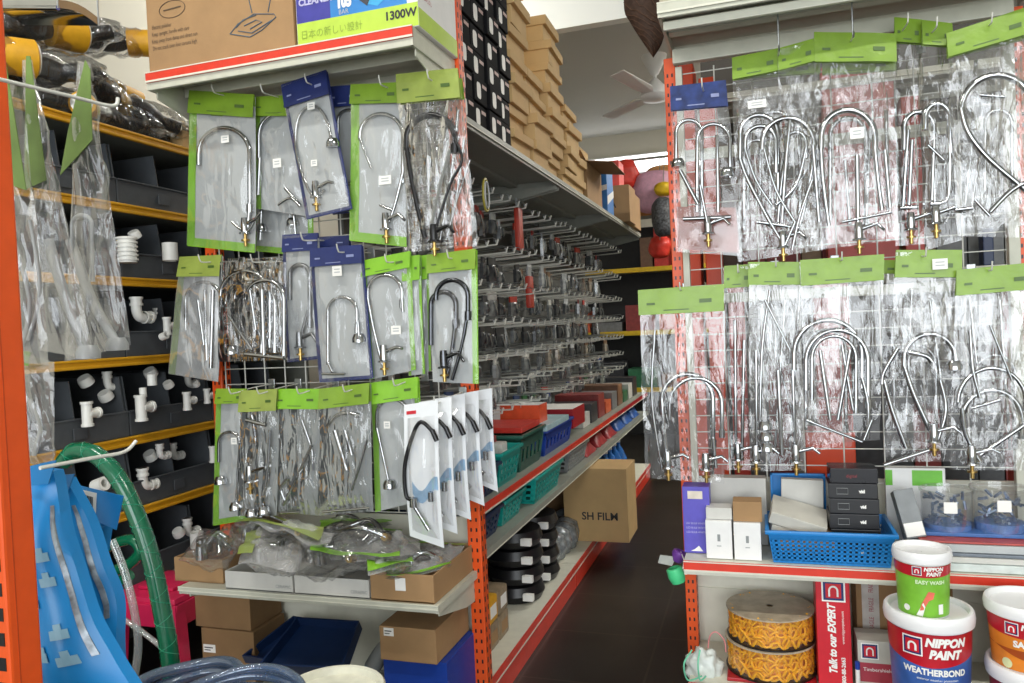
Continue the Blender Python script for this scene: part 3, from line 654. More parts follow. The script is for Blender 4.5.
prow('clear lime headed bag with a thin pipe behind the wide hoop tap, top right', [(960, 40), (1030, 22), (1036, 225), (960, 228)], YR+.04, 51,
     [('l', [(976, 60), (972, 140), (965, 205)], .005), ('l', [(1000, 120), (980, 160), (972, 205)], .004), ('g', 985, 190, 110, 1012, 180, .004)], hf=.08)
# lower row
prow('clear lime headed bag with two arched taps, first of the lower right row', [(638, 292), (724, 286), (724, 484), (646, 478)], YR-.03, 52,
     [('g', 662, 400, 374, 713, 440, .006), ('l', [(662, 398), (664, 430), (668, 468)], .006), ('g', 670, 420, 378, 722, 430, .005), ('l', [(713, 438), (716, 468)], .005), ('l', [(655, 330), (652, 400), (662, 470)], .003), ('base', 706, 468, .4), ('base', 668, 466, .5)], hf=.125)
prow('narrow clear lime headed bag with pipes, second of the lower right row', [(724, 268), (752, 266), (752, 470), (724, 470)], YR+.04, 53,
     [('l', [(735, 320), (736, 460)], .005), ('l', [(744, 340), (742, 460)], .005), ('base', 738, 458, .4)], hf=.1)
prow('clear lime headed bag with chromed pillars and a round base, third on the lower row', [(748, 264), (802, 264), (804, 470), (750, 472)], YR-.015, 54,
     [('l', [(756, 350), (757, 455)], .005), ('l', [(792, 340), (795, 455)], .005), ('l', [(770, 290), (762, 350), (760, 440)], .004), ('cup', (765, 425)), ('cup', (766, 436)), ('cup', (767, 447)), ('base', 756, 460, .4), ('base', 796, 460, .4), ('l', [(778, 370), (782, 455)], .006), ('l', [(765, 300), (790, 350)], .003)], hf=.1)
prow('clear lime headed bag full of bright arched taps, fourth on the lower row', [(800, 262), (884, 256), (880, 440), (806, 446)], YR-.03, 55,
     [('g', 794, 370, 320, 862, 380, .006), ('g', 806, 390, 330, 868, 400, .006), ('g', 812, 400, 336, 856, 405, .004), ('l', [(862, 378), (868, 405), (868, 438)], .005), ('bar', (806, 420), (862, 442), .004), ('l', [(842, 345), (853, 410)], .004), ('l', [(850, 350), (838, 420)], .005), ('l', [(820, 350), (830, 420)], .005), ('l', [(872, 420), (864, 440)], .004)], hf=.13)
prow('clear lime headed bag with criss crossed pipes behind the bright arched taps, lower row', [(750, 272), (850, 268), (852, 446), (756, 458)], YR+.04, 56,
     [('l', [(760, 300), (800, 440)], .003), ('l', [(800, 290), (790, 450)], .004), ('g', 806, 430, 330, 846, 425, .004), ('l', [(785, 300), (775, 450)], .004)], hf=.05)
prow('clear lime headed bag with a curved spout and cross bar, price tag on header', [(896, 252), (962, 252), (956, 462), (884, 462)], YR-.015, 57,
     [('g', 904, 370, 334, 956, 350, .006), ('l', [(904, 366), (914, 395), (930, 430)], .007), ('l', [(908, 352), (926, 356), (932, 362)], .007), ('l', [(884, 380), (892, 410), (906, 448)], .006), ('bar', (884, 465), (935, 448), .006), ('l', [(940, 380), (946, 410), (938, 440)], .005), ('cup', (954, 365)), ('base', 934, 440, .4), ('l', [(898, 348), (884, 372), (882, 384)], .005)], hf=.12, tags=[(940, 264, .036, .028)])
prow('clear lime headed bag of loose chrome pipes behind the curved spout on the lower row', [(880, 262), (950, 262), (954, 450), (884, 455)], YR+.045, 58,
     [('g', 894, 420, 345, 936, 430, .004), ('l', [(912, 290), (905, 440)], .004), ('l', [(930, 300), (948, 430)], .004)], hf=.06)
prow('wide clear lime headed bag with two hoop taps at the lower right', [(956, 272), (1036, 264), (1038, 470), (950, 470)], YR-.035, 59,
     [('g', 962, 410, 390, 1022, 430, .006), ('l', [(962, 408), (966, 435), (980, 462)], .006), ('g', 958, 395, 368, 1026, 400, .0045), ('l', [(970, 330), (973, 370), (980, 398)], .004), ('l', [(990, 325), (1012, 380)], .003), ('l', [(980, 455), (1024, 425)], .006), ('l', [(972, 408), (1000, 400)], .004), ('base', 972, 462, .5)], hf=.12)
prow('clear lime headed bag with a pipe behind the two lower right hoop taps', [(962, 280), (1030, 275), (1032, 462), (960, 462)], YR+.04, 60,
     [('g', 975, 440, 355, 1015, 440, .004), ('l', [(1000, 300), (1010, 450)], .004), ('l', [(970, 300), (985, 440)], .004)], hf=.05)
hr = ['first', 'second', 'third', 'fourth', 'fifth', 'sixth', 'seventh', 'eighth']
for n_, (px, py) in enumerate([(702, 86), (779, 50), (853, 36), (908, 22), (937, 26), (992, 22)]):
    wire_hook('wire hook for bags, right unit upper row, %s from the left' % hr[n_], px, py, 2.437, YR-.07, 'hooks on the right unit grid')
for n_, (px, py) in enumerate([(680, 290), (738, 272), (776, 266), (842, 260), (926, 256), (992, 270)]):
    wire_hook('wire hook for bags, right unit lower row, %s from the left' % hr[n_], px, py, 2.437, YR-.07, 'hooks on the right unit grid')
# hanging rods from the top shelf (thin vertical wires seen above the bags)
for n_, (px, y0, y1) in enumerate([(779, 8, 50), (853, -4, 36)]):
    a = at(px, y1, 'y', 2.22); t = tag(MB().tube([a, Vector((a.x, a.y, 1.988))], .0022, 6).tube(sub([a, a+Vector((0, -.01, -.006)), a+Vector((0, -.02, .006))], 4), .0022, 6).build('hanging_wire', zinc, loc=a, smooth=60),
        'thin straight wire dropping from the top shelf to the %s lime header' % ('second', 'third')[n_], 'wire')
# ------------------------------------------------ what stands behind the right grid
def carton_box(name, label, cat, lo, hi, mt, group=None, bev=.002, rot=None, extra=None):
    lo = Vector(lo); hi = Vector(hi)
    t = thing(name, label, cat, ((lo.x+hi.x)/2, (lo.y+hi.y)/2, lo.z), group)
    MB().box(lo, hi, bev).build('body', mt, t)
    if extra: extra(t, lo, hi)
    return t
rb = mat('red_pack', 'C0463A', .35, var=.2, scale=10); ob = mat('orange_sheet', 'DB4A22', .4, var=.1, scale=6)
def px_board(label, px0, px1, py0, py1, y, mt, name='tall_carton', cat='carton', th=.03, group=None, snap=None):
    a = at(px0, (py0+py1)/2, 'y', y); b_ = at(px1, (py0+py1)/2, 'y', y); z1 = at((px0+px1)/2, py0, 'y', y).z; z0 = at((px0+px1)/2, py1, 'y', y).z if snap is None else snap
    t = thing(name, label, cat, ((a.x+b_.x)/2, y, z0), group)
    MB().box((a.x, y, z0), (b_.x, y+th, z1), .004).build('body', mt, t)
    return t, a.x, b_.x, z0, z1
# second rack behind: cream shelves with cartons and hanging packs
for z, lb in ((.5, 'lower'), (1.3, 'middle'), (2.0, 'upper')):
    shelf('rear_shelf', 'cream shelf behind the right wire grid, %s level' % lb, -.2, 1.3, 3.0, 3.35, z, .03, shelfw, edge=.02, group='shelves behind the right grid')
tag(MB().box((-.2, 3.36, 0), (1.3, 3.37, 2.6)).build('rear_sheet', mat('rear_panel', '55504A', .6, var=.2, scale=5)), 'dull dark panel closing the back of the rack behind the right wire grid', 'panel')
px_board('left of two tall orange cartons behind the wire grid', 686, 701, 60, 482, 2.72, ob, th=.15, snap=0, group='orange cartons behind the right grid')
px_board('right of two tall orange cartons behind the wire grid', 706, 722, 76, 470, 2.72, ob, th=.15, snap=0, group='orange cartons behind the right grid')
px_board('broad red carton behind the dark arched tap bag', 824, 896, 62, 232, 3.01, rb, th=.08, snap=1.301)
px_board('narrow red carton glimpsed behind the fourth upper bag', 903, 922, 95, 230, 3.01, rb, th=.08, snap=1.301)
px_board('red carton behind the bright arched taps of the lower row', 815, 850, 262, 400, 3.01, rb, th=.08, snap=.501)
px_board('orange carton showing under the bright arched taps', 806, 856, 432, 476, 2.65, ob, th=.15, snap=0)
px_board('slim red carton at the right end behind the lower row', 1014, 1030, 290, 460, 2.7, rb, th=.1, snap=0)
px_board('narrow red carton behind the first lower bag', 728, 744, 276, 330, 2.75, rb, th=.1, snap=0)
px_board('narrow blue carton glimpsed left of the right hand post', 983, 994, 228, 262, 3.01, dblue, 'blue_carton', 'carton', th=.06, snap=1.301)
# ================================================================== left side
def atd(px, py, depth):
    return CAM+(FW+RT*((px-512)/FPX)-UP*((py-341.5)/FPX))*depth
# cartons on the top shelf of the left unit
xa = -1.652; xb = at(297, 50, 'y', 1.815).x; xc = at(420, 20, 'y', 1.815).x
def brown_print(t, lo, hi):
    z = lo.z; y = lo.y; d = .0008
    m = MB()      # oval emblem outline and the outline drawing of a machine
    c = at(172, 9, 'y', y-d)
    m.tube([c+Vector((.045*math.cos(a), 0, .024*math.sin(a))) for a in [2*PI*k/24 for k in range(24)]], .0012, 4, True)
    m.tube([c+Vector((-.03, 0, 0)), c+Vector((.03, 0, .003))], .002, 4)
    m.build('oval_emblem', ink_b, t)
    m = MB()
    for pl in ([(230, 34), (238, 24), (254, 14), (274, 14), (276, 17), (262, 30), (250, 37), (230, 34)], [(236, 28), (243, 20), (256, 15)], [(252, 13), (248, -4)], [(268, 12), (271, -4)], [(238, 31), (252, 33), (272, 20)], [(244, 26), (256, 20), (262, 22), (250, 29)]):
        m.tube([at(p[0], p[1], 'y', y-d) for p in pl], .0016, 4)
    m.build('outline_drawing', mat('ink_blue', '4A5966', .6), t)
    for k, (a, b_) in enumerate([((152, 28), (179, 26)), ((152, 35), (192, 31)), ((152, 42), (199, 36)), ((153, 49), (203, 41))]):
        text(t, ['Electric polisher', 'Keep upright, handle with care', 'Keep away from damp and direct sun', 'Do not stack over four cartons high.'][k], .017, at(a[0], a[1]+2, 'y', y-d), (1, 0, 0), (0, 0, 1), ink_b, sx=.62, name='print_line')
carton_box('carton', 'large plain brown carton with a faint line drawing on the left of the top shelf', 'carton', (xa, 1.81, ZT+.001), (xb-.003, 2.1, ZT+.34), kraft, extra=brown_print)
def washer(t, lo, hi):
    y = lo.y-.0008; x0, x1 = lo.x, hi.x; zb_ = lo.z
    MB().box((x0+.002, y, zb_+.002), (x1, y+.0007, zb_+.062)).build('lime_band', greenp if 0 else mat('lime_print', 'B5D24A', .35, var=.05), t)
    MB().prism([(x0+.002, y, zb_+.062), (x0+.105, y, zb_+.062), (x0+.105, y, zb_+.30), (x0+.002, y, zb_+.30)], (0, .0006, 0)).build('purple_field', mat('violet_print', '3D3C95', .35), t)
    MB().box((x0+.105, y, zb_+.062), (x1-.03, y+.0005, zb_+.30)).build('blue_field', mat('blue_print', '2F7FC4', .35, var=.15, scale=6), t)
    text(t, 'CLEANER', .025, (x0+.01, y-.0006, zb_+.108), (1, 0, 0), (0, 0, 1), mat('pale_print', 'B9B6DA', .4), bold=.001, sx=.95)
    text(t, 'HIGH PRESSURE', .025, (x0+.01, y-.0006, zb_+.14), (1, 0, 0), (0, 0, 1), MATS['pale_print'], bold=.001, sx=.62)
    text(t, '105', .042, (x0+.125, y-.0006, zb_+.085), (1, 0, 0), (0, 0, 1), white, bold=.003, sx=.7)
    text(t, 'BAR', .018, (x0+.13, y-.0006, zb_+.066), (1, 0, 0), (0, 0, 1), greyc, sx=.9)
    text(t, '1300W', .03, (x1-.095, y-.0006, zb_+.028), (1, 0, 0), (0, 0, 1), ink, bold=.001)
    text(t, '\u65e5\u672c\u306e\u65b0\u3057\u3044\u8a2d\u8a08', .026, (x0+.012, y-.0006, zb_+.02), (1, 0, 0), (0, 0, 1), mat('olive_print', '8BA83C', .4), sx=.9)
    m = MB()      # printed picture of the machine: blue body, black handle and motor
    c = Vector((x0+.245, y-.001, zb_+.11))
    m.m(0).prism([c+Vector(p) for p in ((-.045, 0, .0), (-.03, 0, -.03), (.0, 0, -.04), (.03, 0, -.02), (.085, 0, -.0), (.11, 0, .03), (.1, 0, .09), (-.05, 0, .09))], (0, .0004, 0))
    m.m(1).prism([c+Vector(p)-Vector((0, .0006, 0)) for p in ((-.005, 0, -.01), (.07, 0, .005), (.08, 0, .07), (.0, 0, .06))], (0, .0004, 0))
    m.m(1).prism([c+Vector(p)-Vector((0, .0006, 0)) for p in ((-.075, 0, .03), (-.06, 0, -.01), (-.03, 0, -.035), (-.022, 0, -.02), (-.05, 0, .005), (-.06, 0, .035))], (0, .0004, 0))
    m.build('machine_picture', [mat('cyan_print', '3FA7DA', .35), mat('grey_print', '3B3D48', .35)], t)
    x = hi.x+.0008     # right side panel
    MB().box((x-.0006, lo.y+.002, zb_+.002), (x, hi.y, zb_+.05)).build('side_lime_band', MATS['lime_print'], t)
    for k, s_ in enumerate(('High Pressure', 'Cleaner 105 Bar', 'Input 1300W', 'Flow 5.5 L')):
        text(t, s_, .026-.003*k, (x, lo.y+.03, zb_+.17-.03*k), (0, 1, 0), (0, 0, 1), redd, sx=.8)
carton_box('pressure_cleaner_carton', 'colourful blue and lime machine carton on the right of the top shelf', 'carton', (xb+.003, 1.815, ZT+.001), (xc-.004, 2.078, ZT+.30), white, extra=washer)
# ---- wrapped bundles on the yellow rack
ZTP = ZY[-1]
def bundle(label, c, ang, L, r, tilt=0, ycuff=True, rot=0):
    t = thing('wrapped_bundle', label, 'wrapped tool', c, 'wrapped yellow and black bundles on the bin rack')
    d = Vector((math.cos(ang)*math.cos(tilt), math.sin(ang)*math.cos(tilt), math.sin(tilt))); c = Vector(c)
    P = [c-d*L*.5, c-d*L*.2+Vector((0, 0, .01)), c+d*L*.1, c+d*L*.3, c+d*L*.5]
    MB().tube(sub(P, 4), [r*(.55+.45*math.sin(PI*min(1, k/10))) for k in range(17)], 12).build('black_body', black, t, smooth=60)
    if ycuff:
        MB().tube([c+d*L*.22, c+d*L*.36, c+d*L*.6, c+d*L*.62], [r*1.02, r*1.08, r*1.12, r*.98], 16).build('yellow_cuff', yel, t, smooth=50)
        MB().tube([c+d*L*.618, c+d*L*.64], r*.9, 16).build('white_end', pvc, t, smooth=50)
    x = d.orthogonal().normalized(); y = d.cross(x)
    def f(u, v):
        a = 2*PI*u; k = (v-.5)*1.35; rr = r*1.25*(math.sin(PI*min(.98, max(.02, v)))**.4)
        p = c+d*L*k+(x*math.cos(a)+y*math.sin(a))*rr
        return p+(x*math.cos(a)+y*math.sin(a))*noise.noise(p*22)*.02
    MB().grid(f, 24, 18).build('plastic_wrap', filmh, t, smooth=True, fix=False)
bundle('wrapped bundle with a yellow cuff at the top left corner over the bin rack', at(30, 26, 'x', -2.1), 1.3, .26, .05, .1)
bundle('wrapped black bundle lying at the left on the topmost yellow edged shelf', Vector((-2.12, 1.74, ZTP+.055)), 1.2, .34, .05, -.0, False)
bundle('wrapped grey bundle resting above the black one near the top left', at(80, 36, 'x', -2.12), .9, .2, .045, .3, False)
bundle('wrapped bundle with a broad yellow cuff and white end beside the brown carton', at(112, 42, 'x', -2.15), .7, .22, .042, .05)
bundle('wrapped black bundle in the middle of the topmost yellow edged shelf', Vector((-2.1, 2.08, ZTP+.055)), 1.3, .3, .05, -.05, False)
bundle('wrapped bundle with a small yellow cuff low on the topmost yellow edged shelf', Vector((-2.06, 1.99, ZTP+.045)), -1.0, .18, .036, 0)
bundle('wrapped bundle at the far end of the topmost yellow edged shelf', Vector((-2.12, 2.3, ZTP+.04)), 1.2, .18, .036, 0, False)
bundle('wrapped bundle with a dull yellow cuff at the far left under the upper row', Vector((-2.08, 1.62, ZTP+.13)), 1.1, .24, .05, .05)
bundle('wrapped grey and black bundle second from the left on the heap', Vector((-2.1, 1.86, ZTP+.14)), .6, .26, .052, .1, False)
bundle('wrapped bundle with a yellow cuff in the middle of the heap', Vector((-2.1, 2.1, ZTP+.13)), 1.9, .2, .045, -.1)
bundle('wrapped black bundle on the right slope of the heap near the carton', Vector((-2.08, 2.26, ZTP+.10)), 1.0, .22, .045, -.25, False)
bundle('wrapped bundle with yellow cuff on top at the right of the heap', Vector((-2.2, 2.2, ZTP+.2)), 1.4, .2, .042, -.2)
bundle('wrapped black bundle high at the left of the heap', Vector((-2.2, 1.75, ZTP+.22)), 1.0, .24, .048, 0, False)
bundle('wrapped bundle behind the others supporting the upper ones', Vector((-2.26, 1.95, ZTP+.07)), 1.5, .4, .06, 0, False)
a = at(158, 100, 'x', -2.2)
carton_box('tool_case', 'flat cream case leaning behind the wrapped bundles next to the brown carton', 'case', (-2.3, 2.15, ZTP+.001), (-2.22, 2.9, ZTP+.16), cream)
carton_box('small_carton', 'small tan carton at the far end of the topmost yellow edged shelf', 'carton', (-2.1, 2.36, ZTP+.001), (-2.02, 2.5, ZTP+.07), kraft2)
t = thing('tape_roll', 'grey roll at the far end of the topmost yellow edged shelf', 'roll', (-2.035, 2.43, ZTP+.09))
MB().lathe([(.014, -.02), (.03, -.02), (.03, .02), (.014, .02), (.014, -.02)], (-2.035, 2.43, ZTP+.092), 24, Matrix.Rotation(PI/2, 3, 'Y')).build('roll', greym, t, smooth=40)
MB().lathe([(.012, -.021), (.0145, -.021), (.0145, .021), (.012, .021)], (-2.035, 2.43, ZTP+.092), 24, Matrix.Rotation(PI/2, 3, 'Y')).build('core', kraft, t, smooth=40)
t = thing('metal_tray', 'pale metal hanging tray at the very top left corner', 'tray', at(30, 5, 'x', -1.9), None)
a = at(-20, 8, 'y', 1.45); b_ = at(58, 8, 'y', 1.45)
MB().slab(lambda u, v: a.lerp(b_, u)+Vector((0, .12*v, .012*math.sin(PI*v))), 8, 6, (0, 0, .02)).build('tray', chrome, t, smooth=40)
MB().tube([a, b_], .006, 8).build('rolled_rim', chrome, t, smooth=60)
for p in (a, b_, a+Vector((0, .12, 0)), b_+Vector((0, .12, 0))): MB().tube([p, Vector((p.x, p.y, ZC))], .0025, 5).build('hanging_rod', zinc, t)
# ---- bins
def make_bin(x, y0, y1, z, label):
    t = thing('storage_bin', label, 'bin', (x-.2, (y0+y1)/2, z), 'grey storage bins')
    h = .085; d = .38; th = .004
    MB().box((x-d, y0, z), (x-.008, y1, z+th)).box((x-d, y0, z), (x-d+th, y1, z+.2)).build('tray', bin_g, t)
    MB().box((x-.012, y0, z), (x-.006, y1, z+h), .002).box((x-.012, y0, z+h-.006), (x+.0, y1, z+h), .002).build('front_lip', bin_g, t)
    for k in range(3):
        y = y0+(y1-y0)*k/2; y = min(max(y, y0+th), y1-th)
        MB().prism([(x-d, y-th/2, z+th), (x-.012, y-th/2, z+th), (x-.02, y-th/2, z+h), (x-.035, y-th/2, z+.2), (x-d, y-th/2, z+.2)], (0, th, 0)).build('divider', bin_g, t)
    m = MB().box((x-.0, (y0+y1)/2-.025, z+.02), (x+.004, (y0+y1)/2+.025, z+.055), .001)
    m.build('label_holder', bin_g, t)
    return t
pos3 = ['nearest', 'second nearest', 'third nearest', 'farthest']
for i, z in enumerate(ZY[:-1]):
    for k in range(4):
        y0 = 1.222+k*.405
        make_bin(XY-.008, y0, y0+.4, z, 'dark grey storage bin, %s on the %s yellow edged shelf of the rack' % (pos3[k], lv[i]))
for k in range(3):
    y0 = 1.5+k*.405; make_bin(XY-.008, y0, y0+.4, .36, 'dark grey storage bin on the bottom board of the rack, %s' % pos3[k])
t = thing('yellow_edged_shelf', 'bottom board of the bin rack under the lowest bins', 'shelf', (XY-.2, 2, .33)); MB().box((XY-.418, 1.2, .34), (XY-.005, 3.1, .358)).build('pan', greym, t); MB().box((XY-.004, 1.2, .33), (XY+.004, 3.1, .358), .002).build('edge_rail', yellow, t)
# ---- pvc fittings
def pipe_mb(m, a, b_, r, rim=True):
    a = Vector(a); b_ = Vector(b_); d = (b_-a).normalized()
    m.tube([a, b_], r, 14)
    if rim:
        m.tube([a, a+d*.008], r*1.18, 14); m.tube([b_-d*.008, b_], r*1.18, 14)
def fitting(kind, px, py, label, s=1, x=XY+.018):
    c = at(px, py, 'x', x); t = thing('pipe_'+kind.replace('cap', 'plug'), label, 'pipe fitting', c, 'white pipe fittings on the bins')
    m = MB(); r = .014*s
    if kind == 'tee':
        pipe_mb(m, c+Vector((0, 0, -.035*s)), c+Vector((0, 0, .035*s)), r); pipe_mb(m, c+Vector((0, 0, 0)), c+Vector((.0, .04*s, 0)), r*.95)
    elif kind == 'elbow':
        m.tube(sub([c+Vector((0, -.012*s, .035*s)), c+Vector((0, -.012*s, 0)), c+Vector((0, .0, -.018*s)), c+Vector((0, .03*s, -.018*s))], 5), r, 14)
        pipe_mb(m, c+Vector((0, -.012*s, .015*s)), c+Vector((0, -.012*s, .04*s)), r*1.1); pipe_mb(m, c+Vector((0, .012*s, -.018*s)), c+Vector((0, .04*s, -.018*s)), r*1.1)
    elif kind == 'coupler':
        R = .026*s
        m.lathe([(R*.8, .03*s), (R, .032*s), (R, -.03*s), (R*.8, -.032*s), (R*.78, .03*s)], c, 24)
    elif kind == 'ribbed_plug':
        R = .03*s; pr_ = [(R*.7, .04*s)]
        for k in range(6): z_ = .038*s-k*.014*s; pr_ += [(R*1.1, z_), (R*1.1, z_-.006*s), (R*.95, z_-.007*s), (R*.95, z_-.013*s)]
        m.lathe(pr_, c, 24, cap0=True, cap1=True)
    elif kind == 'cap':
        m.lathe([(.001, .01*s), (.022*s, .012*s), (.026*s, 0), (.026*s, -.018*s), (.02*s, -.018*s)], c, 20, Matrix.Rotation(.6, 3, 'X'))
    elif kind == 'ring':
        m.lathe([(.013*s, -.02*s), (.022*s, -.02*s), (.022*s, .02*s), (.013*s, .02*s), (.013*s, -.02*s)], c, 20, Matrix.Rotation(PI/2-.3, 3, 'Y'))
    m.build('fitting', pvc, t, smooth=45)
for a in [('ribbed_plug', 127, 249, 'ribbed white plug standing out from the fourth shelf bin', 1.0), ('cap', 134, 234, 'white plug lying on top of the ribbed plug', .8), ('coupler', 170, 252, 'plain white coupler to the right of the ribbed plug', 1.0),
          ('elbow', 140, 311, 'white elbow lying in the bin on the third shelf', 1.2), ('tee', 167, 326, 'white tee at the right end of the third shelf bin', .9), ('ring', 164, 336, 'white ring under the right hand tee of the third shelf', .6),
          ('tee', 87, 414, 'white tee on the second shelf bin lip, first from the left', 1.1), ('tee', 141, 408, 'white tee on the second shelf bin lip, second from the left', 1.25), ('tee', 187, 401, 'white tee on the second shelf bin lip, third from the left', .95), ('tee', 207, 396, 'white tee on the second shelf bin lip, last at the right', .8),
          ('coupler', 152, 380, 'white coupler in the bin above the second tee', .6), ('cap', 168, 384, 'white plug in the bin on the second shelf', .7), ('coupler', 143, 392, 'small white coupler directly above the second tee', .45), ('cap', 196, 384, 'small white plug at the back of the second shelf bin', .5),
          ('elbow', 146, 480, 'white elbow hooked over the lowest shelf bin lip', 1.1), ('ring', 100, 485, 'white ring beside the green hose on the lowest shelf', 1.0), ('tee', 213, 454, 'white tee at the edge of the lowest shelf beside the lime bag', .9),
          ('coupler', 197, 540, 'short white coupler in the bottom bin row', .9), ('cap', 178, 532, 'pale plug in the bottom bin row', .8), ('elbow', 162, 452, 'grey white elbow lying back in the lowest shelf bin', .8), ('elbow', 190, 528, 'pale elbow behind the short coupler in the bottom bins', 1.0)]:
    fitting(*a[:4], s=a[4], x=XY+.026 if a[0] not in ('elbow', 'cap') else XY-.02)
for k, (px, py, i) in enumerate([(85, 380, 1), (110, 382, 1), (150, 372, 1), (160, 318, 2), (150, 455, 0), (175, 452, 0), (105, 395, 1), (190, 380, 1)]):
    fitting('elbow' if k % 2 else 'cap', px, py, 'translucent pale fitting lying inside a bin, %s of the loose ones' % ['first', 'second', 'third', 'fourth', 'fifth', 'sixth', 'seventh', 'last'][k], .9, XY-.07)
# ---- near left hooks with bags
def long_hook(label, p0, p1, tip):
    a = at(*p0, 'x', -.93); b_ = at(*p1, 'x', -.93); c = at(*tip, 'x', -.93)
    t = thing('long_hook', label, 'hook', a); MB().tube(sub([a, a.lerp(b_, .6), b_, c], 4), .0028, 8).build('prong', zinc if 0 else wire, t, smooth=60)
    return a, b_
hA, hB = long_hook('long white hook sticking out at the upper left with narrow bags on it', (-6, 78), (112, 106), (118, 98))
lA, lB = long_hook('long white hook at the lower left carrying the blue bags', (40, 468), (124, 452), (136, 441))
def narrow(label, q, y, seed, taps, hdr_poly, extra=None):
    t = bag(label, q, y, taps, None, .02, 'clear', seed=seed, fm=dullf, group='narrow bags on the upper left hook', thick=.03, crin=.012, tmt=mat('cloudy_tube', '9FA2A2', .3), name='bagged_hose', cat='packaged hose')
    pts = [at(px, py, 'y', y-.02) for px, py in hdr_poly]
    MB().prism(pts, (0, .0015, 0)).build('header_card', mat('faded_green', '6F8A45', .4, var=.3, scale=9), t)
    return t
narrow('narrow clear bag on the upper left hook, nearest the orange post', [(-12, 85), (22, 84), (52, 365), (-6, 360)], .98, 71, [('l', [(10, 230), (30, 300), (22, 345)], .004), ('l', [(30, 220), (40, 290), (28, 340)], .003)], [(-10, 70), (6, 66), (26, 190), (-6, 180)])
narrow('narrow clear bag with a white tube end, middle of the upper left hook', [(22, 60), (32, 60), (96, 360), (38, 350)], 1.06, 72, [('l', [(48, 240), (66, 300), (86, 352)], .009), ('cup', (88, 352))], [(26, 56), (30, 56), (46, 180), (24, 190)])
narrow('narrow clear bag with a white tube end, outermost on the upper left hook', [(78, 62), (90, 62), (128, 345), (62, 362)], 1.14, 73, [('l', [(70, 240), (92, 300), (116, 343)], .009), ('cup', (117, 344)), ('g', 72, 260, 215, 92, 270, .003)], [(85, 60), (90, 70), (92, 140), (60, 175), (68, 130)])
narrow('crumpled clear bag low beside the orange post above the blue bags', [(14, 350), (54, 362), (56, 470), (20, 460)], 1.0, 74, [('l', [(30, 400), (40, 430), (34, 455)], .004)], [(16, 350), (30, 352), (28, 366), (16, 364)])
# blue printed bags
def blue_bag(label, q, y, seed, header=None, curve=.05, barcode=False, pict=True, wave=1):
    tl, tr, br, bl_ = P4(q, y); t = thing('blue_bag', label, 'packaged hose', (tl+tr)/2, 'blue printed bags on the lower left hook')
    def pos(u, v):
        p = tl.lerp(tr, u).lerp(bl_.lerp(br, u), v)
        p = p+(tr-tl).normalized()*(-curve*math.sin(PI*v)*(.35+.65*u)*wave)
        return p+Vector((0, -.03*math.sin(PI*u)*min(1, 4*v)+noise.noise(p*9+Vector((seed, 0, 0)))*.018, 0))
    MB().slab(pos, 14, 30, (0, .02, 0)).build('printed_bag', skyb, t, smooth=40)
    # clear strip with creases along the right side
    MB().slab(lambda u, v: pos(.87+.06*u+.006*noise.noise(Vector((v*14, seed, 0))), .14+.6*v)+Vector((0, -.0025, 0)), 3, 24, (0, .001, 0)).build('clear_strip', mat('foil_strip', '8E979E', .3, .5, var=.6, scale=45), t, smooth=40)
    if pict:
        m = MB(); gp = mat('pictogram_grey', '7FA9BF', .4, var=.05)
        for i, v0 in enumerate((.3, .4, .5, .6, .7)):
            for j, u0 in enumerate((.32, .58)):
                if (i+j+seed) % 5 == 4: continue
                m.slab(lambda u, v: pos(u0+.2*u*(1 if j else .8), v0+j*.02+.035*v)+Vector((0, -.003, 0)), 3, 2, (0, .001, 0))
                m.slab(lambda u, v: pos(u0+.06+.08*u, v0-.022+j*.02+.022*v)+Vector((0, -.003, 0)), 2, 2, (0, .001, 0))
        m.build('pictograms', gp, t)
    if header:
        P = [at(px, py, 'y', y-.012) for px, py in header]
        MB().prism(P, (0, .002, 0)).build('header_card', skyb, t)
        if barcode:
            B = [P[0].lerp(P[1], .12).lerp(P[3].lerp(P[2], .12), .12), P[0].lerp(P[1], .5).lerp(P[3].lerp(P[2], .5), .1), P[0].lerp(P[1], .5).lerp(P[3].lerp(P[2], .5), .85), P[0].lerp(P[1], .12).lerp(P[3].lerp(P[2], .12), .85)]
            st = MB().prism([p+Vector((0, -.0012, 0)) for p in B], (0, .0008, 0)).build('barcode_sticker', paper, t)
            m = MB()
            for k in range(12):
                u = .15+.7*k/12; u2 = u+.025+.015*(k % 3 == 0)
                m.prism([p+Vector((0, -.0018, 0)) for p in (B[0].lerp(B[1], u).lerp(B[3].lerp(B[2], u), .2), B[0].lerp(B[1], u2).lerp(B[3].lerp(B[2], u2), .2), B[0].lerp(B[1], u2).lerp(B[3].lerp(B[2], u2), .75), B[0].lerp(B[1], u).lerp(B[3].lerp(B[2], u), .75))], (0, .0005, 0))
            m.build('barcode', ink, t)
    return t
blue_bag('blue printed bag with pictograms, nearest of the three on the lower hook', [(26, 470), (50, 472), (146, 720), (46, 720)], .94, 1, [(30, 466), (56, 460), (48, 484), (28, 486)], .03)
blue_bag('blue printed bag in the middle of the three, clear strip down its side', [(46, 478), (70, 478), (122, 665), (70, 675)], 1.02, 2, [(50, 476), (74, 474), (66, 496), (50, 492)], -.02)
blue_bag('blue bag with a barcode sticker on its open header, outermost on the lower hook', [(84, 518), (108, 520), (104, 552), (92, 560)], 1.1, 3, [(72, 484), (123, 496), (116, 530), (76, 512)], 0, True, False)
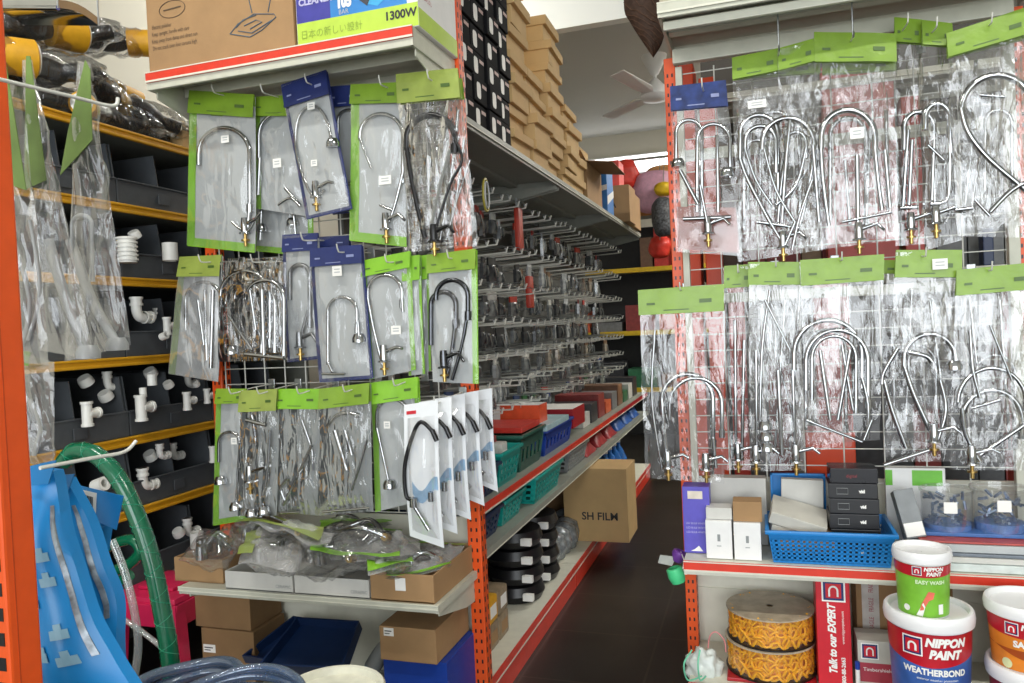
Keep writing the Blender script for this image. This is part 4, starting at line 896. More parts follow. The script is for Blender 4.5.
# ---- green hose, clear tubes, coils
def hose(name, label, pts, y, r, mt, z=None, n=12, rings=False):
    P = sub([at(p[0], p[1], 'y', p[2] if len(p) > 2 else y) for p in pts], 8)
    t = thing(name, label, 'hose', P[-1]); MB().tube(P, r, n).build('tube', mt, t, smooth=60)
    if rings:    # raised braiding
        m = MB(); L = 0; idx = 0
        for sgn in (1, -1):
            q = []; L = 0
            for i in range(len(P)-1):
                d = (P[i+1]-P[i]); x = Vector((0, 1, 0)); yv = d.normalized().cross(x).normalized(); seg = 8
                for k in range(seg):
                    a = sgn*(L+d.length*k/seg)/(r*.45); q.append(P[i]+d*k/seg+(x*math.cos(a)+yv*math.sin(a))*r*1.0)
                L += d.length
            m.tube(q, .0008, 4)
        m.build('braid', mat('braid_green', '2A9470', .3), t)
    return t
hose('garden_hose', 'thick green braided hose arching down from the bin rack', [(64, 462), (76, 451), (96, 455), (118, 478), (135, 512), (150, 555), (162, 610), (170, 660), (173, 730)], 1.35, .0195, green_h, rings=True)
hose('green_hose_coil', 'small piece of coiled green hose behind the blue bags', [(96, 555), (112, 545), (132, 540), (140, 552), (126, 566), (104, 575), (112, 585), (130, 575)], 1.75, .016, green_h)
hose('clear_tube', 'thin clear tube hanging beside the blue bags', [(112, 540), (124, 570), (134, 610), (138, 650), (130, 700)], 1.25, .008, cleart)
hose('clear_tube', 'thin clear tube slanting behind the green hose', [(122, 618), (145, 634), (168, 655), (185, 690)], 1.6, .007, cleart)
def coil(label, c, R, r, turns, ht, mt, grp, tilt=0):
    t = thing('hose_coil', label, 'hose', c, grp); c = Vector(c)
    for k in range(turns):
        RR = R-.3*r*(k % 2); P = []
        for j in range(48):
            a = 2*PI*j/48; P.append(c+Matrix.Rotation(tilt, 3, 'X') @ Vector((RR*math.cos(a), RR*math.sin(a), ht*k+r+.004*math.sin(3*a+k))))
        MB().tube(P, r, 10, True).build('loop', mt, t, smooth=60)
    return t
c = atd(232, 716, 1.35)
coil('coil of blue tinted clear hose at the bottom beside the white pail', (c.x, c.y, c.z-.13), .125, .0085, 10, .0165, bluef, 'coils of clear hose')
coil('smaller coil of blue tinted hose to the left of the larger one', (c.x-.2, c.y+.12, c.z-.12), .1, .012, 5, .022, bluef, 'coils of clear hose')
MBs = carton_box('carton', 'carton under the coils of clear hose at the bottom edge', 'carton', (c.x-.34, c.y-.13, 0), (min(c.x+.13, atd(332, 689, 1.5).x-.112), c.y+.24, c.z-.135), kraft)
# white pail bottom centre
c = atd(332, 689, 1.5); R = .1
t = thing('white_pail', 'cream white pail with a shallow lid at the bottom edge by the cartons', 'pail', (c.x, c.y, 0))
MB().lathe([(R*.82, 0), (R*.97, c.z-.02), (R*.97, c.z-.03)], (c.x, c.y, 0), 40, cap0=True).build('body', white_p, t, smooth=50)
MB().lathe([(R*1.0, -.03), (R*1.04, -.028), (R*1.04, -.002), (R*1.0, .003), (R*.93, .002), (R*.9, -.012), (.002, -.011)], (c.x, c.y, c.z), 48).build('lid', mat('lid_ivory', 'E4E2D0', .35), t, smooth=40)
# red stool
def stool():
    a = at(178, 578, 'y', 2.05); zt = a.z; cx, cyy = at(172, 570, 'y', 2.12).x, 2.0
    cx = at(172, 600, 'y', 2.0).x; s = .125
    t = thing('plastic_stool', 'pink red plastic stool behind the green hose', 'stool', (cx, cyy, 0))
    m = MB().box((cx-s, cyy-s, zt-.03), (cx+s, cyy+s, zt), .012); m.build('seat', pink, t, smooth=40)
    MB().box((cx-s*.55, cyy-s*.55, zt), (cx+s*.55, cyy+s*.55, zt+.012), .005).build('seat_ridge', pink, t, smooth=40)
    for sx in (-1, 1):
        for sy in (-1, 1):
            x = cx+sx*s*.85; y = cyy+sy*s*.85; w0, w1 = .022, .03
            p = [(x-w0, y-w0, zt-.02), (x+w0, y-w0, zt-.02), (x+w0, y+w0, zt-.02), (x-w0, y+w0, zt-.02)]
            q = [(x+sx*.03-w1, y+sy*.03-w1, 0), (x+sx*.03+w1, y+sy*.03-w1, 0), (x+sx*.03+w1, y+sy*.03+w1, 0), (x+sx*.03-w1, y+sy*.03+w1, 0)]
            MB().add(p+q, [(0, 1, 2, 3), (7, 6, 5, 4), (0, 4, 5, 1), (1, 5, 6, 2), (2, 6, 7, 3), (3, 7, 4, 0)]).build('leg', pink, t)
    m = MB()
    for sx in (-1, 1):
        m.box((cx+sx*s-.006, cyy-s, zt-.09), (cx+sx*s+.006, cyy+s, zt-.02), .003).box((cx-s, cyy+sx*s-.006, zt-.09), (cx+s, cyy+sx*s+.006, zt-.02), .003)
    m.build('apron', pink, t)
stool()
# ---- under the lower shelf of the left unit
zb0 = .101
def boxpx(label, px0, px1, pyt, pyb, y, depth, mt, name='carton', cat='carton', rot=0, extra=None, group=None, z0=None, top=None):
    pm = (px0+px1)/2; a = at(px0, (pyt+pyb)/2, 'y', y); b_ = at(px1, (pyt+pyb)/2, 'y', y)
    z1 = at(pm, pyt, 'y', y).z; zz = at(pm, pyb, 'y', y).z if z0 is None else z0
    return carton_box(name, label, cat, (a.x, y, zz), (b_.x, y+depth, z1), mt, group, .002, extra=extra)
def sticker(w_, h_, fx, fz, mt=paper, sub_=True):
    def e(t, lo, hi):
        x = lo.x+(hi.x-lo.x)*fx; z = lo.z+(hi.z-lo.z)*fz
        s_ = MB().box((x, lo.y-.001, z), (x+w_, lo.y-.0002, z+h_)).build('sticker', mt, t)
        if sub_: MB().box((x+w_*.1, lo.y-.0015, z+h_*.55), (x+w_*.8, lo.y-.001, z+h_*.68)).box((x+w_*.1, lo.y-.0015, z+h_*.25), (x+w_*.6, lo.y-.001, z+h_*.36)).build('sticker_print', ink, t)
    return e
zl = at(235, 626, 'y', 1.95).z
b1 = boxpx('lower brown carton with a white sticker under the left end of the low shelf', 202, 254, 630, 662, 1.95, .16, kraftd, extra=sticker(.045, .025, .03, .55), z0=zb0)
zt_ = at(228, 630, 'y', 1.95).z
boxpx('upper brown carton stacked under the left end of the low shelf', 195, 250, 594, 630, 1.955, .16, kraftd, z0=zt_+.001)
def side_extra(t, lo, hi): sticker(.03, .022, .08, .72)(t, lo, hi)
zc_ = at(420, 660, 'y', 1.86).z
boxpx('blue carton on the base shelf under the brown one at the right', 384, 447, zc_ and 660, 690, 1.88, .22, royal, z0=zb0, extra=None, name='blue_carton')
boxpx('brown carton on the blue one under the right end of the low shelf', 380, 436, 628, 660, 1.86, .24, kraft, z0=at(415, 660, 'y', 1.88).z+.002, extra=side_extra)
text(bpy.data.objects['blue_carton'], 'blaze', .03, bpy.data.objects['blue_carton'].location+Vector((0, -.1, .03)), (1, 0, 0), (0, 0, 1), paper) if 0 else None
# dark blue tray leaning behind
def tray(label, q, y0, y1, th, mt, name='blue_tray'):
    A = [at(q[0][0], q[0][1], 'y', y0), at(q[1][0], q[1][1], 'y', y0), at(q[2][0], q[2][1], 'y', y1), at(q[3][0], q[3][1], 'y', y1)]
    t = thing(name, label, 'tray', (A[0]+A[2])/2)
    f = lambda u, v: A[0].lerp(A[1], u).lerp(A[3].lerp(A[2], u), v)
    n = (A[1]-A[0]).cross(A[3]-A[0]).normalized()
    if n.z < 0: n = -n
    MB().slab(f, 4, 4, -n*th).build('tray_floor', mt, t)
    m = MB()
    for (a, b_) in ((0, 1), (1, 2), (2, 3), (3, 0)):
        p, q_ = A[a], A[b_]; c_ = (A[0]+A[2])/2; i = ((c_-(p+q_)/2).normalized())*.006
        m.add([p, q_, q_+n*.03, p+n*.03, p+i, q_+i, q_+n*.03+i, p+n*.03+i], [(0, 1, 2, 3), (7, 6, 5, 4), (0, 4, 5, 1), (1, 5, 6, 2), (2, 6, 7, 3), (3, 7, 4, 0)])
    m.build('rim', mt, t)
tray('dark blue shallow tray leaning under the middle of the low shelf', [(262, 672), (345, 676), (362, 628), (300, 624)], 1.84, 2.0, .004, dblue)
tray('second dark blue tray lying behind the leaning one', [(245, 662), (285, 668), (330, 628), (296, 622)], 1.94, 2.08, .004, dblue)
hose('grey_hose_piece', 'grey rolled piece lying beside the blue tray', [(372, 668), (380, 655), (388, 645)], 1.98, .025, greyd)
# ---- goods lying on the lower shelf
zs = ZB+.001
def open_tray(label, px0, px1, h, y0, y1, mt, sticker_=None, name='open_carton', group='open trays on the low shelf', xs=None):
    x0 = at(px0, 595, 'y', y0).x; x1 = at(px1, 595, 'y', y0).x
    t = thing(name, label, 'carton', ((x0+x1)/2, (y0+y1)/2, zs), group)
    th = .004
    MB().box((x0, y0, zs), (x1, y1, zs+th)).build('bottom', mt, t)
    for lo, hi in (((x0, y0, zs), (x1, y0+th, zs+h)), ((x0, y1-th, zs), (x1, y1, zs+h)), ((x0, y0+th, zs), (x0+th, y1-th, zs+h)), ((x1-th, y0+th, zs), (x1, y1-th, zs+h))):
        MB().box(lo, hi, .001).build('side', mt, t)
    if sticker_:
        x = x0+(x1-x0)*sticker_; MB().box((x, y0-.001, zs+h*.4), (x+.03, y0-.0002, zs+h*.85)).build('sticker', paper, t)
    return t, x0, x1
whitec = mat('white_carton', 'C9C8C2', .6, var=.04)
open_tray('shallow brown open carton at the left end of the low shelf', 176, 224, .07, 1.84, 2.1, kraft)
t1, x0, x1 = open_tray('left of two shallow white open cartons on the low shelf', 226, 293, .052, 1.805, 2.1, whitec)
text(t1, 'CERAMIC', .012, (x1-.055, 1.8045, zs+.014), (1, 0, 0), (0, 0, 1), greyd)
t2, x0, x1 = open_tray('right of two shallow white open cartons on the low shelf', 295, 369, .052, 1.805, 2.1, whitec)
text(t2, 'CERAMIC', .012, (x1-.055, 1.8045, zs+.014), (1, 0, 0), (0, 0, 1), greyd)
open_tray('shallow brown open carton with a sticker at the right end of the low shelf', 371, 434, .075, 1.805, 2.1, kraft, .4)
def lay_bag(label, q, z, seed, hdr=None, thick=.05, tapp=None, fm=None, hmt=limeb, hw=.14, border=False):
    """bag lying in a heap; q are photo points on the level z of its middle"""
    C_ = [at(px, py, 'z', z) for px, py in q]; t = thing('bagged_tap', label, 'packaged tap', (C_[0]+C_[2])/2, 'bagged taps heaped on the low shelf')
    so = Vector((seed*1.7, seed*.3, 0))
    def base(u, v):
        p = C_[0].lerp(C_[1], u).lerp(C_[3].lerp(C_[2], u), v); return p+Vector((0, 0, noise.noise(p*9+so)*.025))
    def f(sg):
        def g_(u, v):
            p = base(u, v); e = min(1, 5*u, 5*(1-u), 5*v, 5*(1-v)); return p+Vector((0, 0, sg*thick*.5*e+(noise.noise(p*28+so)*.02+noise.noise(p*60+so)*.008)*e))
        return g_
    MB().grid(f(1), 20, 20).grid(f(-1), 20, 20).build('plastic_bag', fm or (dullf if seed % 2 else milky), t, smooth=True, fix=False)
    if hdr == 'l': MB().slab(lambda u, v: base(hw*u, v)+Vector((0, 0, thick*.4)), 3, 10, (0, 0, .0012)).build('header_card', hmt, t, smooth=40)
    if hdr == 'r': MB().slab(lambda u, v: base(1-hw*u, v)+Vector((0, 0, thick*.4)), 3, 10, (0, 0, .0012)).build('header_card', hmt, t, smooth=40)
    if hdr == 't' or border: MB().slab(lambda u, v: base(u, hw*v)+Vector((0, 0, thick*.4)), 10, 3, (0, 0, .0012)).build('header_card', hmt, t, smooth=40)
    if border: MB().slab(lambda u, v: base(u, 1-hw*.5*v)+Vector((0, 0, thick*.3)), 10, 3, (0, 0, .0012)).build('printed_border', hmt, t, smooth=40)
    m = MB(); rr = random.Random(seed)
    for k in range(tapp or 2):
        a = base(.15+.2*rr.random(), .3+.4*rr.random()); b_ = base(.6+.25*rr.random(), .3+.4*rr.random()); mid = (a+b_)/2+Vector((rr.uniform(-.03, .03), rr.uniform(-.03, .03), .03))
        m.tube(sub([a, mid, b_], 6), .0085, 10); m.lathe([(.003, .022), (.016, .02), (.018, -.02), (.004, -.022)], a, 14)
    tp = m.build('tap', chrome, t, smooth=50)
    MB().lathe([(.004, .012), (.011, .012), (.011, -.012), (.004, -.012)], b_, 10, Matrix.Rotation(1.2, 3, 'X')).build('threaded_stud', brass, tp)
    return t
ZM = zs+.10
lay_bag('bag with a white elbow tap heaped at the left end of the low shelf', [(178, 562), (235, 558), (250, 535), (200, 532)], ZM, 1, None, .06, 3)
lay_bag('bag with a brass and chrome mixer heaped over the left white carton', [(238, 566), (298, 568), (310, 540), (252, 535)], ZM, 2, 'l', .07, 3, hmt=olive, hw=.25)
lay_bag('bag with a thick chrome handle over the right white carton', [(294, 570), (366, 572), (372, 545), (302, 542)], ZM, 3, None, .07, 4)
lay_bag('long lime bordered bag slanting across the heap on the low shelf', [(234, 520), (330, 545), (335, 533), (240, 510)], ZM+.06, 4, 'l', .03, 1, fm=milky, hmt=olive, hw=.9, border=False)
lay_bag('lime bordered clear bag twisting over the middle of the heap', [(310, 552), (400, 560), (402, 530), (320, 520)], ZM+.03, 5, None, .03, 2, hmt=limeb, hw=.1, border=True)
lay_bag('bright lime edged bag drooping over the right brown carton', [(368, 575), (414, 568), (410, 545), (366, 558)], ZM+.0, 6, 't', .03, 1, hmt=limeb, hw=.45)
lay_bag('flat clear lime edged bag lying on the right brown carton', [(385, 580), (450, 566), (466, 545), (400, 548)], ZM-.03, 7, 'l', .02, 1, fm=milky, hmt=limeb, hw=.07, border=True)
lay_bag('lime headed bag lying across the back of the heap', [(320, 535), (392, 522), (388, 510), (325, 522)], ZM+.02, 8, 't', .03, 1, hmt=limeb, hw=.6)
lay_bag('clear bag of chrome parts at the back left of the heap', [(225, 545), (300, 545), (300, 522), (235, 520)], ZM+.02, 9, None, .06, 3)
lay_bag('clear bag of chrome parts at the back right of the heap', [(330, 560), (420, 556), (420, 535), (330, 535)], ZM+.0, 10, None, .05, 3)
# ================================================================== the aisle rack
ords = ['first', 'second', 'third', 'fourth', 'fifth', 'sixth', 'seventh', 'eighth', 'ninth', 'tenth', 'eleventh', 'twelfth', 'thirteenth', 'fourteenth', 'fifteenth', 'sixteenth', 'seventeenth', 'eighteenth', 'nineteenth', 'twentieth', 'twenty first', 'twenty second', 'twenty third', 'twenty fourth', 'twenty fifth', 'twenty sixth', 'twenty seventh', 'twenty eighth', 'twenty ninth', 'thirtieth', 'thirty first', 'thirty second', 'thirty third', 'thirty fourth']
# stack of black boxes with white oval pictures
n_ = 0
for c_ in range(4):
    for r in range(8):
        y0 = 2.14+c_*.126; z0 = 1.801+r*.082
        t = thing('black_box', 'black box with a white picture, %s row up and %s column back' % (ords[r], ords[c_]), 'box', (XA-.1, y0+.07, z0), 'black picture boxes on the aisle rack')
        dx = random.uniform(-.012, .004)
        MB().box((XA-.26+dx, y0+.002, z0), (XA-.004+dx, y0+.123, z0+.08), .003).build('carton', blackc, t)
        x = XA-.004+dx; zc = z0+.038; yc = y0+.042
        MB().prism([(x+.0006, yc+.018*(abs(math.cos(a))**.5)*(1 if math.cos(a) > 0 else -1), zc+.026*(abs(math.sin(a))**.5)*(1 if math.sin(a) > 0 else -1)) for a in [2*PI*k/14 for k in range(14)]], (-.001, 0, 0)).build('oval_picture', mat('picture_grey', 'E2E2DC', .5), t)
        MB().box((x-.0004, y0+.075, z0+.055), (x+.0006, y0+.115, z0+.066)).build('pink_print', mat('dusty_print', 'B99A92', .5), t)
# shoe boxes with lids
def lidbox(x1, y0, y1, z0, h, label, dx=0, w_=.3, skew=0):
    t = thing('lidded_box', label, 'box', (x1-w_/2, (y0+y1)/2, z0), 'tan lidded boxes stacked on the aisle rack')
    rot = Matrix.Translation(Vector((x1-w_/2, (y0+y1)/2, z0))) @ Matrix.Rotation(skew, 4, 'Z') @ Matrix.Translation(-Vector((x1-w_/2, (y0+y1)/2, z0)))
    MB().box((x1-w_+.008, y0+.008, z0), (x1-.012, y1-.008, z0+h*.9), .002, rot).build('body', kraft2, t)
    MB().box((x1-w_, y0, z0+h*.62), (x1+.004, y1, z0+h-.001), .002, rot).build('lid', kraft2, t)
    MB().box((x1-w_*.8, y0-.001, z0+h*.18), (x1-w_*.5, y0+.009, z0+h*.24), 0, rot).build('red_print', mat('faded_red', 'C98A5A', .6), t)
cols = [(2.78, 2.98, 7, .0), (3.0, 3.2, 5, -.01), (3.22, 3.44, 5, .0)]
z_top = []
for ci, (ya, yb, n, off) in enumerate([(2.67, 2.89, 8, .0), (2.92, 3.14, 4, .0), (3.17, 3.41, 7, -.0), (3.44, 3.68, 4, .01), (3.71, 3.95, 2, .0)]):
    z = 1.801
    for r in range(n):
        h = .085+.01*((r*7+ci) % 3); dx = random.uniform(-.02, .025)
        lidbox(XA-.01+off+dx, ya, yb, z, h, 'tan lidded box, %s from the bottom of the %s column on the aisle rack' % (ords[r], ords[ci]), skew=random.uniform(-.05, .05)); z += h+.001
# cartons further along the top shelf
def open_carton(label, x0, x1, y0, y1, z, h, mt):
    t = thing('open_carton', label, 'carton', ((x0+x1)/2, (y0+y1)/2, z))
    th = .005
    MB().box((x0, y0, z), (x1, y1, z+th)).build('bottom', mt, t)
    for lo, hi in (((x0, y0, z), (x1, y0+th, z+h)), ((x0, y1-th, z), (x1, y1, z+h)), ((x0, y0+th, z), (x0+th, y1-th, z+h)), ((x1-th, y0+th, z), (x1, y1-th, z+h))): MB().box(lo, hi).build('side', mt, t)
    for (a, b_, d) in (((x0, y0, z+h), (x1, y0, z+h), (0, -.12, .03)), ((x1, y0, z+h), (x1, y1, z+h), (.14, 0, -.02)), ((x1, y1, z+h), (x0, y1, z+h), (0, .1, .08)), ((x0, y1, z+h), (x0, y0, z+h), (-.06, 0, .12))):
        a = Vector(a); b_ = Vector(b_); d = Vector(d); MB().prism([a, b_, b_+d, a+d], (0, 0, .004)).build('flap', kraftd if d.x > .1 else mt, t)
    return t
open_carton('open brown carton with flaps spread out on the aisle rack', XA-.36, XA-.03, 4.0, 4.4, 1.801, .22, kraft)
carton_box('carton', 'tan carton lying in the open flaps of the brown carton', 'carton', (XA-.3, 4.08, 1.88), (XA-.08, 4.3, 2.12), kraft2)
def ptxt(s_, size, fx, fz, mt=ink, face='y'):
    def e(t, lo, hi):
        text(t, s_, size, (lo.x+(hi.x-lo.x)*fx, lo.y-.001, lo.z+(hi.z-lo.z)*fz), (1, 0, 0), (0, 0, 1), mt, bold=.001)
    return e
def bluewhite(t, lo, hi):
    MB().prism([(hi.x+.001, lo.y, lo.z+.05), (hi.x+.001, hi.y, lo.z+.12), (hi.x+.001, hi.y, lo.z+.16), (hi.x+.001, lo.y, lo.z+.1)], (.001, 0, 0)).build('white_band', paper, t)
    MB().prism([(lo.x, lo.y-.001, lo.z+.08), (hi.x, lo.y-.001, lo.z+.14), (hi.x, lo.y-.001, lo.z+.17), (lo.x, lo.y-.001, lo.z+.12)], (0, -.001, 0)).build('front_band', paper, t)
carton_box('printed_carton', 'blue and white printed carton beyond the open carton on the aisle rack', 'carton', (XA-.3, 4.46, 1.801), (XA-.01, 4.66, 2.10), mat('print_blue', '2A77C0', .4, var=.1), extra=bluewhite)
q0 = at(619, 200, 'y', 4.9); q1 = at(645, 200, 'y', 4.9)
carton_box('carton', 'brown carton with printed letters near the far end of the aisle rack', 'carton', (XA-.27, 4.9, 1.801), (XA+.05, 5.15, at(630, 184, 'y', 4.9).z), kraft, extra=ptxt('STA', .07, .35, .4))
carton_box('carton', 'small carton behind the lettered one at the far end of the aisle rack', 'carton', (XA-.2, 5.2, 1.801), (XA+.03, 5.5, 2.03), kraft)
carton_box('carton', 'red bucket shaped carton top showing behind the lettered carton', 'carton', (XA-.3, 5.2, 2.031), (XA-.06, 5.4, 2.26), mat('bright_red', 'D8392C', .4))
# ---- wire hooks and packs
def make_hook():
    t = thing('aisle_hook', 'x', 'hook', (0, 0, 0), 'wire hooks on the aisle rack')
    MB().tube(sub([(0, 0, .0), (.1, 0, .006), (.27, 0, .012), (.285, 0, .018), (.292, 0, .034)], 3), .0034, 6).build('prong', wire, t, smooth=60)
    MB().tube([(0, 0, .03), (.27, 0, .04), (.283, 0, .034)], .0018, 5).build('price_arm', zinc, t, smooth=60)
    MB().box((.283, -.011, .02), (.285, .011, .03)).build('price_plate', mat('plate_grey', 'A0A4A4', .4), t)
    return t
PK = [('clear grey pack', 'C3C6C6', '6C7072'), ('black headed pack', '2A2B2D', '4A4C4E'), ('white headed pack', 'CACAC4', '8B8E8E'), ('silver pack', '9BA0A2', 'B5B9BB'), ('dark grey pack', '3C3F41', '777B7D'), ('red headed pack', 'B8382C', '7A7B7B'), ('green headed pack', '2F6B3C', '8C9089'), ('brown carded pack', '6E5640', 'A0978B'), ('blue headed pack', '35507E', '7A7F84')]
def make_pack(k):
    nm, hc, bc = PK[k]; h = .06+.012*(k % 4); w_ = .028+.004*(k % 3)
    t = thing('hanging_pack', nm, 'pack', (0, 0, 0), 'small hanging packs on the aisle rack')
    m1 = mat('pack_head_%d' % k, hc, .4, var=.15); m2 = mat('pack_body_%d' % k, bc, .25, .3, var=.35, scale=60)
    MB().box((-.004, -w_, -.02), (.004, w_, .012), .001).build('header_card', m1, t)
    m = MB(); m.slab(lambda u, v: Vector((.006+.012*math.sin(PI*u)*math.sin(PI*min(1, v+.1)), -w_+2*w_*u, -.02-h*v)), 5, 6, (-.016, 0, 0)); m.build('pack_body', m2, t, smooth=50)
    m = MB().tube([(.018, -w_*.3, -.03), (.02, w_*.1, -.02-h*.6), (.016, w_*.3, -.015-h*.85)], .005, 6); m.build('content', zinc, t, smooth=60)
    return t
HK = make_hook(); PKs = [make_pack(k) for k in range(len(PK))]
rowz = []
for py in (214, 258, 294, 326, 356, 384, 408): rowz.append(at(520, py, 'x', XB+.25).z)
usedh = False; usedp = set()
rowmix = [[3, 0, 1, 5], [1, 4, 3, 0, 7], [2, 0, 1, 5, 4], [1, 1, 4, 3], [0, 2, 7, 4, 1], [3, 2, 8, 4, 0], [6, 2, 4, 8, 5, 6]]
rr = random.Random(3)
for ri, z in enumerate(rowz):
    y = 2.24; k = 0
    while y < 5.6:
        zz = z+rr.uniform(-.012, .012)
        hl = 'wire hook, aisle row %s from the top, %s from the front post' % (ords[ri], ords[k])
        if not usedh: h = HK; usedh = True; h.location = (XB-.008, y, zz)
        else: h = copytree(HK, loc=(XB-.008, y, zz))
        h['label'] = hl; TH.append(h)
        kk = rr.choice(rowmix[ri]); x = XB-.008+.10+rr.uniform(-.03, .06)
        if kk not in usedp: p = PKs[kk]; usedp.add(kk); p.location = (x, y, zz-.006)
        else: p = copytree(PKs[kk], loc=(x, y, zz-.006))
        p.rotation_euler = (0, 0, rr.uniform(-.25, .25)); s_ = rr.uniform(.85, 1.1); p.scale = (1, s_, s_)
        p['label'] = '%s, aisle row %s from the top, %s from the front post' % (PK[kk][0], ords[ri], ords[k])
        y += .1+.01*rr.random()+(.004*ri); k += 1
for k in range(len(PK)):
    if k not in usedp:
        for c_ in list(PKs[k].children): bpy.data.objects.remove(c_)
        bpy.data.objects.remove(PKs[k])
# yellow and black tapes and tall red packs hanging near the front post
a = at(486, 195, 'x', XA-.06)
t = thing('tape_loop', 'yellow edged loop of tape hanging just behind the orange corner post', 'tape', a)
MB().tube([a+Vector((0, .028*math.cos(q), .055*math.sin(q))) for q in [2*PI*k/24 for k in range(24)]], .004, 6, True).build('loop', mat('tape_yellow', 'A89C3A', .4), t, smooth=60)
MB().tube([a+Vector((.004, .02*math.cos(q), .045*math.sin(q))) for q in [2*PI*k/24 for k in range(24)]], .003, 6, True).build('inner_loop', greyc, t, smooth=60)
for k, (px, p0, p1, lb) in enumerate([(518, 208, 250, 'upper'), (529, 276, 308, 'middle')]):
    a = at(px, p0, 'x', XA-.16); b_ = at(px, p1, 'x', XA-.16)
    t = thing('red_pack', 'tall red handled pack hanging in the %s part of the aisle rack' % lb, 'pack', a)
    MB().box((a.x-.012, a.y-.03, b_.z), (a.x+.012, a.y+.03, a.z), .008).build('body', mat('pack_red', 'B03A2A', .45), t, smooth=40)
    MB().box((a.x-.004, a.y-.025, a.z), (a.x+.004, a.y+.025, a.z+.04), .001).build('header_card', greyd, t)
# ---- baskets
def basket(name, label, x0, x1, y0, y1, z, h, mt, group=None, holes=(14, 4), ins=.018):
    t = thing(name, label, 'basket', ((x0+x1)/2, (y0+y1)/2, z), group)
    def corner(k, f):   # f 0 bottom, 1 top
        i = ins*(1-f); return [(x0+i, y0+i), (x1-i, y0+i), (x1-i, y1-i), (x0+i, y1-i)][k]
    for k in range(4):
        m = MB(); n = holes[0] if k % 2 == 0 else max(4, int(holes[0]*(y1-y0)/(x1-x0))); rws = holes[1]
        def P(u, f, o=0):
            a = Vector((*corner(k, f), z+h*f)); b_ = Vector((*corner((k+1) % 4, f), z+h*f)); return a.lerp(b_, u)
        nrm = (P(1, 0)-P(0, 0)).cross(P(0, 1)-P(0, 0)).normalized()*-.003
        for i in range(n+1):      # upright ribs
            u = .03+.94*i/n; du = .94/n*.25
            m.add([P(u-du, .05), P(u+du, .05), P(u+du, .8), P(u-du, .8)]+[p+nrm for p in (P(u-du, .05), P(u+du, .05), P(u+du, .8), P(u-du, .8))], [(0, 1, 2, 3), (7, 6, 5, 4), (0, 4, 5, 1), (1, 5, 6, 2), (2, 6, 7, 3), (3, 7, 4, 0)])
        for i in range(rws+1):
            f = .1+.68*i/rws; df = .68/rws*.22
            m.add([P(0, f-df), P(1, f-df), P(1, f+df), P(0, f+df)]+[p+nrm*.9 for p in (P(0, f-df), P(1, f-df), P(1, f+df), P(0, f+df))], [(0, 1, 2, 3), (7, 6, 5, 4), (0, 4, 5, 1), (1, 5, 6, 2), (2, 6, 7, 3), (3, 7, 4, 0)])
        for f0, f1 in ((0, .1), (.8, 1)):
            m.add([P(0, f0), P(1, f0), P(1, f1), P(0, f1)]+[p+nrm*1.1 for p in (P(0, f0), P(1, f0), P(1, f1), P(0, f1))], [(0, 1, 2, 3), (7, 6, 5, 4), (0, 4, 5, 1), (1, 5, 6, 2), (2, 6, 7, 3), (3, 7, 4, 0)])
        m.build('side', mt, t)
    MB().box((x0+ins, y0+ins, z), (x1-ins, y1-ins, z+.004)).build('bottom', mt, t)
    m = MB()
    e = .008
    for lo, hi in (((x0-e, y0-e, z+h-.006), (x1+e, y0+.003, z+h+.006)), ((x0-e, y1-.003, z+h-.006), (x1+e, y1+e, z+h+.006)), ((x0-e, y0, z+h-.006), (x0+.003, y1, z+h+.006)), ((x1-.003, y0, z+h-.006), (x1+e, y1, z+h+.006))): m.box(lo, hi, .003)
    m.build('rim', mt, t, smooth=40)
    return t
GA = 'baskets on the aisle rack'
basket('basket', 'dark blue basket at the front of the red edged aisle shelf', XA-.33, XA-.01, 2.16, 2.34, .637, .09, dblue, GA, (8, 3))
basket('basket', 'teal basket behind the blue one on the red edged aisle shelf', XA-.33, XA-.01, 2.36, 2.58, .637, .11, teal, GA, (8, 3))
basket('basket', 'teal basket lower down at the front of the grey aisle shelf', XA-.33, XA-.02, 2.40, 2.62, .497, .085, teal, GA, (8, 3))
basket('basket', 'dark blue basket at the very front of the grey aisle shelf', XA-.33, XA-.02, 2.15, 2.37, .497, .085, dblue, GA, (8, 3))
basket('basket', 'long teal basket in the middle of the grey aisle shelf', XA-.33, XA-.0, 2.72, 3.1, .497, .1, teal, GA, (8, 3))
basket('basket', 'clear grey basket farther along the grey aisle shelf', XA-.33, XA-.02, 3.32, 3.7, .497, .09, greyd, GA, (8, 3))
rr = random.Random(11)
smallc = [('orange', 'D0603A'), ('white', 'C9C9C4'), ('grey', '77797B'), ('dark', '33353A'), ('brown', '7C5A44'), ('dull red', '8E3A38'), ('green', '2E6B4A')]
spots = [(2.2, 2.3, .66, 'front blue basket'), (2.4, 2.54, .665, 'upper teal basket'), (2.44, 2.58, .52, 'lower front teal basket'), (2.2, 2.32, .52, 'lower front blue basket'), (2.76, 3.05, .52, 'long teal basket')]
for (ya, yb, z, nm) in spots:
    for k in range(5):
        cn, cc = smallc[(k*3+int(ya*10)) % 7]
        x = XA-.28+.055*k; y = rr.uniform(ya, yb); h = rr.uniform(.08, .12)
        t = thing('small_packet', '%s small packet standing in the %s, %s from the back' % (cn, nm, ords[k]), 'packet', (x, y, z), 'small packets in the aisle baskets')
        MB().box((x-.02, y-.03, z), (x+.02, y+.03, z+h), .006).build('packet', mat('small_'+cn.replace(' ', '_'), cc, .35, var=.2), t, smooth=40)
        MB().box((x-.0205, y-.02, z+h*.5), (x+.021, y+.02, z+h*.75)).build('printed_label', paper, t)
